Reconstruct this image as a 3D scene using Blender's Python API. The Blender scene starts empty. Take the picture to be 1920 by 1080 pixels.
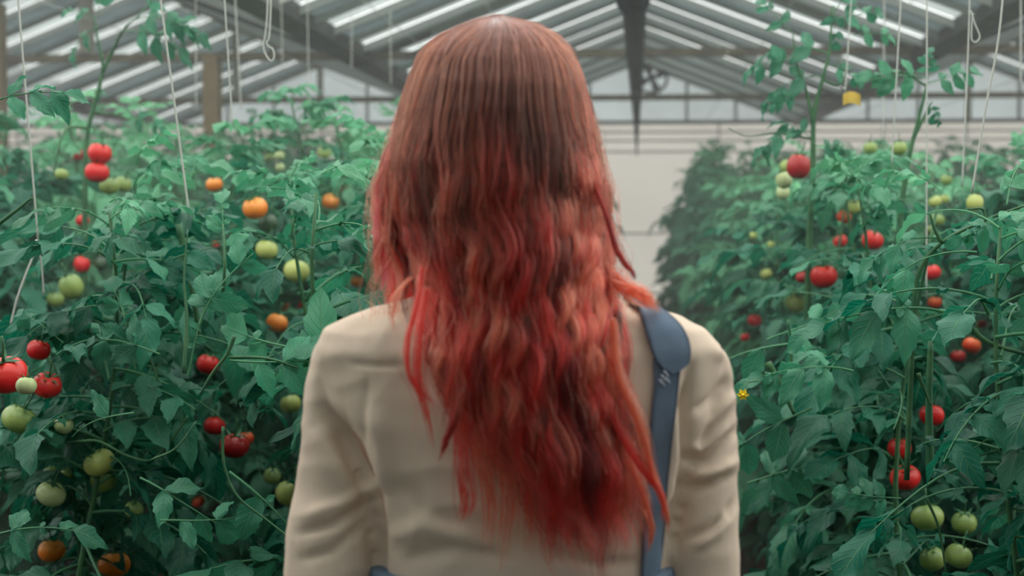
import bpy, math, random
import numpy as np
from mathutils import Vector, Matrix, noise
from mathutils.bvhtree import BVHTree
R = math.radians
C = bpy.context.scene.collection
SC = bpy.context.scene

# ------------------------------------------------------------------ camera
FPX = 2667.0                       # 50 mm lens on a 36 mm sensor, 1920 px wide
YAW = math.atan(235 / FPX)
PITCH = math.atan(140 / FPX)
EYE = Vector((0, 0, 1.40))
cam = bpy.data.objects.new('camera', bpy.data.cameras.new('camera'))
C.objects.link(cam)
cam.location = EYE
cam.rotation_euler = (R(90) - PITCH, 0, YAW)
cam.data.lens = 50.0; cam.data.sensor_width = 36.0
cam.data.clip_start = 0.05; cam.data.clip_end = 200
cam.data.dof.use_dof = True
cam.data.dof.focus_distance = 2.15
cam.data.dof.aperture_fstop = 4.2
SC.camera = cam
M3 = cam.rotation_euler.to_matrix()
CX, CYv, CZ = M3 @ Vector((1, 0, 0)), M3 @ Vector((0, 1, 0)), M3 @ Vector((0, 0, -1))

# ------------------------------------------------------------------ light
w = bpy.data.worlds.new('overcast'); SC.world = w; w.use_nodes = True
nt = w.node_tree; nt.nodes.clear()
out = nt.nodes.new('ShaderNodeOutputWorld'); bg = nt.nodes.new('ShaderNodeBackground')
tc = nt.nodes.new('ShaderNodeTexCoord'); sx = nt.nodes.new('ShaderNodeSeparateXYZ')
cr = nt.nodes.new('ShaderNodeValToRGB')
nt.links.new(tc.outputs['Generated'], sx.inputs[0])
mr = nt.nodes.new('ShaderNodeMapRange'); mr.inputs[1].default_value = -1; mr.inputs[2].default_value = 1
nt.links.new(sx.outputs[2], mr.inputs[0]); nt.links.new(mr.outputs[0], cr.inputs[0])
e = cr.color_ramp.elements
e[0].position = 0.44; e[0].color = (0.10, 0.12, 0.12, 1)
e[1].position = 1.0; e[1].color = (1.0, 0.98, 0.93, 1)
k = e.new(0.52); k.color = (0.80, 0.82, 0.80, 1)
k = e.new(0.7); k.color = (0.85, 0.87, 0.85, 1)
nt.links.new(cr.outputs[0], bg.inputs[0]); bg.inputs[1].default_value = 2.3
nt.links.new(bg.outputs[0], out.inputs[0])

SC.view_settings.view_transform = 'Standard'; SC.view_settings.look = 'None'
SC.view_settings.gamma = 1.0; SC.view_settings.exposure = 0.32
SC.view_settings.use_curve_mapping = False
HAZE = 0.026
SC.cycles.max_bounces = 8; SC.cycles.volume_bounces = 0; SC.cycles.transparent_max_bounces = 12
SC.cycles.caustics_reflective = False; SC.cycles.caustics_refractive = False

# ------------------------------------------------------------------ helpers
def ray(px, py):
    return CZ + CX * ((px - 960) / FPX) - CYv * ((py - 540) / FPX)
def at(px, py, D):
    """the point seen at that pixel whose distance along the greenhouse is D"""
    r = ray(px, py); return EYE + r * (D / r.y)
def proj(p):
    q = np.asarray(p, float) - np.array(EYE)
    x = q @ np.array(CX); y = q @ np.array(CYv); z = q @ np.array(CZ)
    return 960 + FPX * x / z, 540 - FPX * y / z, z
def tag(o, label=None, cat=None, group=None, kind=None):
    if label: o['label'] = label
    if cat: o['category'] = cat
    if group: o['group'] = group
    if kind: o['kind'] = kind
    return o
def link(name, data, parent=None):
    o = bpy.data.objects.new(name, data); C.objects.link(o)
    if parent is not None: o.parent = parent
    return o
def empty(name, loc=(0, 0, 0), rz=0.0):
    o = bpy.data.objects.new(name, None); C.objects.link(o); o.location = loc
    o.rotation_euler = (0, 0, rz); o.empty_display_size = 0.05
    return o
def mesh(name, V, F, mat, smooth=True, uv=None, attrs=None):
    me = bpy.data.meshes.new(name)
    V = np.asarray(V, dtype=np.float32)
    if isinstance(F, np.ndarray) and F.ndim == 2:
        n = F.shape[1]
        me.vertices.add(len(V)); me.vertices.foreach_set('co', V.ravel())
        me.loops.add(F.size); me.loops.foreach_set('vertex_index', F.ravel().astype(np.int32))
        me.polygons.add(len(F))
        me.polygons.foreach_set('loop_start', np.arange(0, F.size, n, dtype=np.int32))
        me.polygons.foreach_set('loop_total', np.full(len(F), n, dtype=np.int32))
        me.update(calc_edges=True)
    else:
        me.from_pydata([tuple(map(float, v)) for v in V], [], [tuple(map(int, f)) for f in F])
    me.validate()
    if uv is not None:
        l = me.uv_layers.new(name='UVMap'); li = np.zeros(len(me.loops), np.int32)
        me.loops.foreach_get('vertex_index', li)
        l.data.foreach_set('uv', np.asarray(uv, np.float32)[li].ravel())
    for kx, a in (attrs or {}).items():
        at_ = me.attributes.new(kx, 'FLOAT', 'POINT'); at_.data.foreach_set('value', np.asarray(a, np.float32))
    if smooth: me.polygons.foreach_set('use_smooth', [True] * len(me.polygons))
    if mat: me.materials.append(mat)
    me.update()
    return me
class MB:
    def __init__(s): s.V = []; s.F = []
    def add(s, V, F):
        n = len(s.V); s.V += [tuple(v) for v in V]; s.F += [tuple(i + n for i in f) for f in F]; return s
    def box(s, a, b):
        x0, y0, z0 = a; x1, y1, z1 = b
        V = [(x, y, z) for x in (x0, x1) for y in (y0, y1) for z in (z0, z1)]
        return s.add(V, [(0, 1, 3, 2), (4, 6, 7, 5), (0, 4, 5, 1), (2, 3, 7, 6), (0, 2, 6, 4), (1, 5, 7, 3)])
    def bar(s, p, q, wd, ht):
        p, q = Vector(p), Vector(q); d = (q - p).normalized()
        up = Vector((0, 0, 1)) if abs(d.z) < .95 else Vector((0, 1, 0))
        a = d.cross(up).normalized() * wd / 2; b = a.cross(d).normalized() * ht / 2
        V = [t + i * a + j * b for t in (p, q) for i, j in ((-1, -1), (1, -1), (1, 1), (-1, 1))]
        return s.add(V, [(0, 1, 2, 3), (7, 6, 5, 4), (0, 4, 5, 1), (1, 5, 6, 2), (2, 6, 7, 3), (3, 7, 4, 0)])
    def tube(s, pts, rad, n=8):
        pts = [Vector(p) for p in pts]
        if not hasattr(rad, '__len__'): rad = [rad] * len(pts)
        V = []; F = []; a = None
        for i, p in enumerate(pts):
            d = (pts[min(i + 1, len(pts) - 1)] - pts[max(i - 1, 0)]).normalized()
            if a is None:
                a = d.cross(Vector((0.3, 0.2, 0.93))); a = a if a.length > 1e-3 else d.cross(Vector((1, 0, 0)))
            a = (a - d * a.dot(d)).normalized(); b = d.cross(a)
            V += [p + (a * math.cos(2 * math.pi * k / n) + b * math.sin(2 * math.pi * k / n)) * rad[i] for k in range(n)]
        for i in range(len(pts) - 1):
            for k in range(n):
                F.append((i * n + k, i * n + (k + 1) % n, (i + 1) * n + (k + 1) % n, (i + 1) * n + k))
        F += [tuple(range(n))[::-1], tuple((len(pts) - 1) * n + k for k in range(n))]
        return s.add(V, F)
    def build(s, name, mat, parent=None, smooth=False):
        return link(name, mesh(name, s.V, s.F, mat, smooth), parent)

def catmull(P, n=8):
    P = [Vector(p) for p in P]; P = [P[0] * 2 - P[1]] + P + [P[-1] * 2 - P[-2]]; o = []
    for i in range(1, len(P) - 2):
        for j in range(n):
            t = j / n; a, b, c, d = P[i - 1:i + 3]
            o.append(0.5 * ((2 * b) + (c - a) * t + (2 * a - 5 * b + 4 * c - d) * t * t + (-a + 3 * b - 3 * c + d) * t ** 3))
    o.append(P[-2]); return o

# ------------------------------------------------------------------ materials
def mat(name, col, rough=0.6, spec=0.4, noise_amt=0.0, nscale=20, col2=None, bump=0.0, bscale=200, trans=0.0, transp=0.0):
    m = bpy.data.materials.new(name); m.use_nodes = True; t = m.node_tree; b = t.nodes['Principled BSDF']
    b.inputs['Base Color'].default_value = (*col, 1); b.inputs['Roughness'].default_value = rough
    b.inputs['Specular IOR Level'].default_value = spec
    src = None
    tcn = t.nodes.new('ShaderNodeTexCoord')
    if noise_amt or col2:
        n = t.nodes.new('ShaderNodeTexNoise'); n.inputs['Scale'].default_value = nscale; n.inputs['Detail'].default_value = 5
        t.links.new(tcn.outputs['Object'], n.inputs['Vector'])
        mx = t.nodes.new('ShaderNodeMix'); mx.data_type = 'RGBA'
        mx.inputs[6].default_value = (*col, 1); mx.inputs[7].default_value = (*(col2 or [c * (1 - noise_amt) for c in col]), 1)
        rp = t.nodes.new('ShaderNodeMapRange'); rp.inputs[1].default_value = .35; rp.inputs[2].default_value = .65
        t.links.new(n.outputs[0], rp.inputs[0]); t.links.new(rp.outputs[0], mx.inputs[0]); t.links.new(mx.outputs[2], b.inputs['Base Color']); src = mx.outputs[2]
    if bump:
        n = t.nodes.new('ShaderNodeTexNoise'); n.inputs['Scale'].default_value = bscale; n.inputs['Detail'].default_value = 3
        t.links.new(tcn.outputs['Object'], n.inputs['Vector'])
        bp = t.nodes.new('ShaderNodeBump'); bp.inputs['Strength'].default_value = bump; bp.inputs['Distance'].default_value = .002
        t.links.new(n.outputs[0], bp.inputs['Height']); t.links.new(bp.outputs[0], b.inputs['Normal'])
    sh = b.outputs[0]; o = t.nodes['Material Output']
    if trans:
        tr = t.nodes.new('ShaderNodeBsdfTranslucent'); tr.inputs[0].default_value = (*col, 1)
        if src: t.links.new(src, tr.inputs[0])
        ms = t.nodes.new('ShaderNodeMixShader'); ms.inputs[0].default_value = trans
        t.links.new(sh, ms.inputs[1]); t.links.new(tr.outputs[0], ms.inputs[2]); sh = ms.outputs[0]
    if transp:
        tr = t.nodes.new('ShaderNodeBsdfTransparent'); tr.inputs[0].default_value = (0.8, 0.86, 0.86, 1)
        ms = t.nodes.new('ShaderNodeMixShader'); ms.inputs[0].default_value = transp
        t.links.new(sh, ms.inputs[1]); t.links.new(tr.outputs[0], ms.inputs[2]); sh = ms.outputs[0]
    t.links.new(sh, o.inputs['Surface'])
    return m

M = {}
M['wood'] = mat('weathered_wood', (.34, .28, .20), .8, .2, .35, 9)
M['palewood'] = mat('pale_wood', (.52, .48, .40), .8, .2, .25, 9)
M['tanwood'] = mat('tan_wood', (.46, .33, .20), .8, .2, .25, 6)
M['dark'] = mat('dark_steel_and_shade', (.10, .105, .10), .6, .3, .3, 6)
M['white'] = mat('white_bars', (.55, .57, .55), .6, .3, .1, 4)
M['glass'] = mat('whitewashed_glass', (.32, .365, .36), .35, .4, .35, 2.2, trans=.60, transp=.14)
M['shade'] = mat('grey_shade_cloth', (.12, .165, .17), .8, .2, .4, 3.0, trans=.5)
M['panel'] = mat('white_polycarbonate', (.60, .555, .50), .5, .3, .08, 1.5, trans=.75)
M['board'] = mat('grey_boards_unseen', (.20, .19, .17), .8, .2, .3, 3)
M['gable'] = mat('gable_glass', (.40, .45, .45), .3, .5, .4, 1.3, trans=.5, transp=.15)
M['soil'] = mat('dark_soil', (.045, .035, .025), .95, .1, .5, 14, bump=.6, bscale=30)
M['path'] = mat('path_earth', (.13, .11, .085), .95, .1, .4, 8, bump=.5, bscale=30)
M['twine'] = mat('white_twine', (.50, .52, .47), .8, .2, bump=.5, bscale=900)
M['black'] = mat('black_plastic', (.008, .018, .018), .8, .1)
M['stem'] = mat('green_stem', (.030, .115, .055), .55, .3, .35, 30, col2=(.065, .17, .07), trans=.1)
M['paletwig'] = mat('pale_green_stem', (.16, .28, .10), .5, .3, .3, 30)
M['tagyellow'] = mat('yellow_card', (.80, .58, .12), .6, .3, .1, 30, trans=.2)
M['flower'] = mat('yellow_petal', (.85, .66, .03), .6, .2, trans=.2)
M['skin'] = mat('skin', (.62, .40, .31), .55, .35)
M['eye'] = mat('eye_white', (.8, .8, .78), .2, .5); M['iris'] = mat('iris', (.08, .12, .07), .2, .5)
M['lip'] = mat('lips', (.5, .18, .16), .5, .3)
M['boot'] = mat('rubber_boot', (.03, .05, .04), .5, .4)

def leaf_material():
    m = bpy.data.materials.new('tomato_leaf'); m.use_nodes = True; t = m.node_tree; N = t.nodes.new; L = t.links.new
    b = t.nodes['Principled BSDF']; o = t.nodes['Material Output']
    uv = N('ShaderNodeUVMap'); uv.uv_map = 'UVMap'; s = N('ShaderNodeSeparateXYZ'); L(uv.outputs[0], s.inputs[0])
    def mth(op, a, bb=None, c=None):
        n = N('ShaderNodeMath'); n.operation = op
        for i, v in enumerate((a, bb, c)):
            if v is None: continue
            if isinstance(v, (int, float)): n.inputs[i].default_value = v
            else: L(v, n.inputs[i])
        return n.outputs[0]
    u, v = s.outputs[0], s.outputs[1]
    av = mth('ABSOLUTE', mth('SUBTRACT', mth('MULTIPLY', v, 2.0), 1.0))
    mid = mth('SUBTRACT', 1.0, mth('MULTIPLY', av, 14.0)); mid = mth('MAXIMUM', mid, 0.0)
    ph = mth('FRACT', mth('SUBTRACT', mth('MULTIPLY', u, 7.0), mth('MULTIPLY', av, 1.6)))
    sd = mth('SUBTRACT', 1.0, mth('MULTIPLY', mth('ABSOLUTE', mth('SUBTRACT', ph, .5)), 9.0)); sd = mth('MAXIMUM', sd, 0.0)
    vein = mth('MAXIMUM', mid, mth('MULTIPLY', sd, .6))
    at1 = N('ShaderNodeAttribute'); at1.attribute_name = 'rnd'
    at2 = N('ShaderNodeAttribute'); at2.attribute_name = 'young'
    r1 = N('ShaderNodeValToRGB'); q = r1.color_ramp.elements
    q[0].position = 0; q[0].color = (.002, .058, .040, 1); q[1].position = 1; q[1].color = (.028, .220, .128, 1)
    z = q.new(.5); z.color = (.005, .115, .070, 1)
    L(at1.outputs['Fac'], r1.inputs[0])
    mx = N('ShaderNodeMix'); mx.data_type = 'RGBA'; L(mth('MULTIPLY', at2.outputs['Fac'], .75), mx.inputs[0]); L(r1.outputs[0], mx.inputs[6]); mx.inputs[7].default_value = (.21, .56, .30, 1)  # pale tone of young leaves, also light painted into the far rows
    mv = N('ShaderNodeMix'); mv.data_type = 'RGBA'; L(mth('MULTIPLY', vein, .45), mv.inputs[0]); L(mx.outputs[2], mv.inputs[6]); mv.inputs[7].default_value = (.17, .36, .18, 1)
    ns = N('ShaderNodeTexNoise'); ns.inputs['Scale'].default_value = 60; tcc = N('ShaderNodeTexCoord'); L(tcc.outputs['Object'], ns.inputs['Vector'])
    L(mv.outputs[2], b.inputs['Base Color']); b.inputs['Roughness'].default_value = .48; b.inputs['Specular IOR Level'].default_value = .30
    quilt = mth('ADD', mth('MULTIPLY', vein, -1.0), mth('MULTIPLY', ns.outputs[0], .8))
    bp = N('ShaderNodeBump'); bp.inputs['Strength'].default_value = .55; bp.inputs['Distance'].default_value = .003
    L(quilt, bp.inputs['Height']); L(bp.outputs[0], b.inputs['Normal'])
    tr = N('ShaderNodeBsdfTranslucent')
    hs = N('ShaderNodeHueSaturation'); hs.inputs['Value'].default_value = 1.7; hs.inputs['Saturation'].default_value = 1.05
    L(mv.outputs[2], hs.inputs['Color']); L(hs.outputs[0], tr.inputs[0])
    ms = N('ShaderNodeMixShader'); ms.inputs[0].default_value = .28; L(b.outputs[0], ms.inputs[1]); L(tr.outputs[0], ms.inputs[2]); L(ms.outputs[0], o.inputs['Surface'])
    return m
M['leaf'] = leaf_material()

def fruit_material(name, c1, c2):
    m = bpy.data.materials.new(name); m.use_nodes = True; t = m.node_tree; N = t.nodes.new; L = t.links.new; b = t.nodes['Principled BSDF']
    tcc = N('ShaderNodeTexCoord'); s = N('ShaderNodeSeparateXYZ'); L(tcc.outputs['Generated'], s.inputs[0])
    ns = N('ShaderNodeTexNoise'); ns.inputs['Scale'].default_value = 3.0; L(tcc.outputs['Generated'], ns.inputs['Vector'])
    ad = N('ShaderNodeMath'); ad.operation = 'ADD'; L(s.outputs[2], ad.inputs[0])
    ml = N('ShaderNodeMath'); ml.operation = 'MULTIPLY_ADD'; L(ns.outputs[0], ml.inputs[0]); ml.inputs[1].default_value = .6; ml.inputs[2].default_value = -.3
    L(ml.outputs[0], ad.inputs[1])
    r = N('ShaderNodeValToRGB'); q = r.color_ramp.elements; q[0].position = .35; q[0].color = (*c1, 1); q[1].position = .95; q[1].color = (*c2, 1)
    L(ad.outputs[0], r.inputs[0]); L(r.outputs[0], b.inputs['Base Color'])
    b.inputs['Roughness'].default_value = .3; b.inputs['Specular IOR Level'].default_value = .4
    b.inputs['Subsurface Weight'].default_value = 0.0
    return m
FR = {
 'red': fruit_material('tomato_red', (.66, .018, .022), (.60, .03, .02)),
 'redorange': fruit_material('tomato_red_orange', (.72, .06, .02), (.68, .14, .03)),
 'orange': fruit_material('tomato_orange', (.84, .20, .02), (.85, .33, .06)),
 'darkred': fruit_material('tomato_dark_red', (.40, .015, .018), (.35, .02, .015)),
 'green': fruit_material('tomato_green', (.30, .40, .11), (.17, .27, .08)),
 'pale': fruit_material('tomato_pale_green', (.44, .52, .26), (.34, .43, .18)),
 'yellowgreen': fruit_material('tomato_yellow_green', (.52, .56, .16), (.33, .42, .12)),
 'darkgreen': fruit_material('tomato_deep_green', (.05, .10, .05), (.03, .07, .04)),
}

# ------------------------------------------------------------------ greenhouse
SPAN = 3.2; HV = EYE.z + 0.912; RISE = 0.62; YEND = 14.3; Y0 = 4.6
T1, T2 = 8.1, 11.2
BAYS = range(-3, 4)
XL, XR = -3.5 * SPAN, 3.5 * SPAN
b = MB(); b.box((XL - .5, -6, -.1), (XR + .5, YEND + .1, 0)); tag(b.build('floor', M['soil']), kind='structure')
b = MB(); b.box((-.28, -6, 0.001), (.28, YEND, .012)); tag(b.build('path', M['path']), kind='structure')
# end wall: white translucent panels below, greyer glass above
b = MB(); b.add([(XL, YEND, 0), (XR, YEND, 0), (XR, YEND, HV), (XL, YEND, HV)], [(0, 1, 2, 3)]); tag(b.build('wall_front', M['panel']), kind='structure')
b = MB(); b.add([(XL, -5, 0), (XR, -5, 0), (XR, -5, HV), (XL, -5, HV)], [(3, 2, 1, 0)]); tag(b.build('wall_back_unseen', M['board']), kind='structure')  # unseen wall, added with dark boards to cut light from behind
b = MB()
for z in (HV - .105, HV - .19, HV - .30, 1.2, .6): b.box((XL, YEND - .025, z - .009), (XR, YEND - .001, z + .009))
for i in range(-14, 15):
    if i: b.box((i * .8 - .008, YEND - .02, 0), (i * .8 + .008, YEND - .001, HV))
tag(b.build('trim_1', M['white']), kind='structure')
g = MB(); rr = MB(); sh = MB(); wh = MB()
for n in BAYS:
    cx = n * SPAN; h = SPAN / 2
    g.add([(cx - h, YEND + .02, HV), (cx + h, YEND + .02, HV), (cx, YEND + .02, HV + RISE)], [(0, 1, 2)])
tag(g.build('window_1', M['gable']), kind='structure')
rng = random.Random(5)
for n in BAYS:
    cx = n * SPAN; h = SPAN / 2
    gl = MB(); sd = MB(); br = MB()
    y = -5.0  # unseen bays behind the camera, added to cut frontal light
    while y < YEND - .05:
        if .9 < y < 6.0: y = 6.0  # unseen stretch left unroofed to let in more light from above

        w1 = .40 + rng.uniform(-.05, .05); y1 = min(y + w1, YEND); y2 = min(y1 + .33 + rng.uniform(-.06, .06), YEND)
        for s in (-1, 1):
            gl.add([(cx, y, HV + RISE), (cx + s * h, y, HV), (cx + s * h, y1, HV), (cx, y1, HV + RISE)], [(0, 1, 2, 3)])
            if y2 > y1:
                sd.add([(cx, y1, HV + RISE - .02), (cx + s * h, y1, HV - .02), (cx + s * h, y2, HV - .02), (cx, y2, HV + RISE - .02)], [(0, 1, 2, 3)])
            br.bar((cx, y, HV + RISE - .03), (cx + s * h, y, HV - .03), .03, .045)
            br.bar((cx, y1, HV + RISE - .03), (cx + s * h, y1, HV - .03), .022, .04)
        y = y2
    tag(gl.build('ceiling_glass', M['glass']), kind='structure')
    tag(sd.build('ceiling_shade_cloth', M['shade']), kind='structure')
    tag(br.build('ceiling_glazing_bars', M['white']), kind='structure')
    b = MB(); b.box((cx - .03, Y0, HV + RISE - .06), (cx + .03, YEND, HV + RISE + .0)); tag(b.build('ceiling_ridge', M['wood']), kind='structure')
for n in range(-3, 3):
    x = (n + .5) * SPAN
    b = MB(); b.box((x - .08, Y0, HV - .05), (x + .08, YEND, HV + .03)); tag(b.build('ceiling_gutter', M['dark']), kind='structure')
for ti, Y in enumerate((5.0, T1, T2, YEND - .06)):
    for n in BAYS:
        cx = n * SPAN; h = SPAN / 2
        tr = empty('roof_truss', (cx, Y, HV)); tr['kind'] = 'structure'
        th = .045 if ti < 3 else .035
        MB().bar((-h, 0, -.01), (h, 0, -.01), .05, th).build('tie_beam', M['wood'] if ti < 3 else M['dark'], tr)
        side = M['dark'] if (ti == 1 and n != 0) else M['palewood']  # side-bay rafters take a dark colour that paints in their shade
        for s in (-1, 1):
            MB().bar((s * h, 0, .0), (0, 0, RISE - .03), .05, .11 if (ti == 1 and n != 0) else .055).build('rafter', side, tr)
        MB().bar((0, 0, 0), (0, 0, RISE - .03), .075 if ti == 1 else .05, .05).build('king_post', M['palewood'], tr)
        if ti == 1:
            for s in (-1, 1):
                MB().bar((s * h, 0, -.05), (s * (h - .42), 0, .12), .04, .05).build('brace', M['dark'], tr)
        if ti == 3:
            for s in (-1, 1):
                for fx in (.3, .6): MB().bar((s * h * fx, 0, 0), (s * h * fx, 0, RISE * (1 - fx) - .03), .03, .03).build('mullion', M['white'], tr)
# wires the twine is tied to
for x in (-2.4, -1.9, -1.1, -.62, .62, 1.1, 1.9, 2.4):
    tag(MB().tube([(x, 0.5, HV - .06), (x, YEND - .1, HV - .06)], .0022, 6).build('support_wire', M['white']), kind='structure')
def post(px, D, wd, z0, z1, m, name='post'):
    x = at(px, 300, D).x
    b = MB().box((x - wd / 2, D - .05, z0), (x + wd / 2, D + .04, z1)); o = b.build(name, m); return o
o = post(400, T1, .088, 0, HV, M['tanwood'], 'roof_post'); tag(o, kind='structure')
o = post(0, T1 - .05, .075, 0, HV + .3, M['tanwood'], 'roof_post'); tag(o, kind='structure')
for s, nm in ((-1, 'left'), (1, 'right')):
    b = MB(); xx = s * 3.5 * SPAN; b.add([(xx, -5, 0), (xx, YEND, 0), (xx, YEND, HV), (xx, -5, HV)], [(0, 1, 2, 3)]); tag(b.build('wall_' + nm, M['panel']), kind='structure')

# exhaust fan in the far gable
fp = at(1222, 146, YEND - .14)
fan = tag(empty('exhaust_fan', fp), 'round dark exhaust fan high in the far gable beside the black tube', 'fan')
ring = MB(); n = 28; rr_ = .15
ring.tube([(math.cos(a) * rr_, 0, math.sin(a) * rr_) for a in [2 * math.pi * i / n for i in range(n + 1)]], .016, 8).build('fan_ring', M['dark'], fan, True)
for kx in range(4):
    a = kx * math.pi / 2 + .4; ca, sa = math.cos(a), math.sin(a)
    V = [(ca * r_ - sa * w_, y_, sa * r_ + ca * w_) for r_, w_, y_ in ((.02, -.02, -.01), (.13, -.045, -.02), (.13, .045, .02), (.02, .02, .01))]
    V += [(x, y + .004, z) for x, y, z in V]
    MB().add(V, [(0, 1, 2, 3), (7, 6, 5, 4), (0, 4, 5, 1), (1, 5, 6, 2), (2, 6, 7, 3), (3, 7, 4, 0)]).build('fan_blade', M['dark'], fan)
MB().tube([(0, -.03, 0), (0, .03, 0)], .03, 12).build('fan_hub', M['dark'], fan)

# black tapering tube hanging along the ridge line
pts = [at(1187, -60, 4.9), at(1189, 0, 5.6), at(1191, 95, 7.6), at(1193, 170, 9.6), at(1193.5, 235, 11.6), at(1194, 292, 13.2)]
cp = catmull(pts, 6); rad = np.interp(np.linspace(0, 5, len(cp)), [0, 1, 2, 3, 4, 5], [.052, .05, .050, .042, .022, .005])
tube = tag(empty('hanging_tube', cp[0]), 'long tapering black tube hanging below the roof beams above the aisle', 'tube')
MB().tube([p - cp[0] for p in cp], list(rad), 14).build('sleeve', M['black'], tube, True)
c0 = at(1187, -8, 5.45) - cp[0]
MB().tube([c0 + Vector((0, -.03, 0)), c0 + Vector((0, .05, -.006))], .066, 18).build('collar', M['black'], tube, True)
for D in (5.5,):
    p = at(1189, 0, 5.6) - cp[0]; MB().tube([p, (p.x, p.y, HV + RISE - cp[0].z)], .004, 6).build('hanger', M['dark'], tube)

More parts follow.
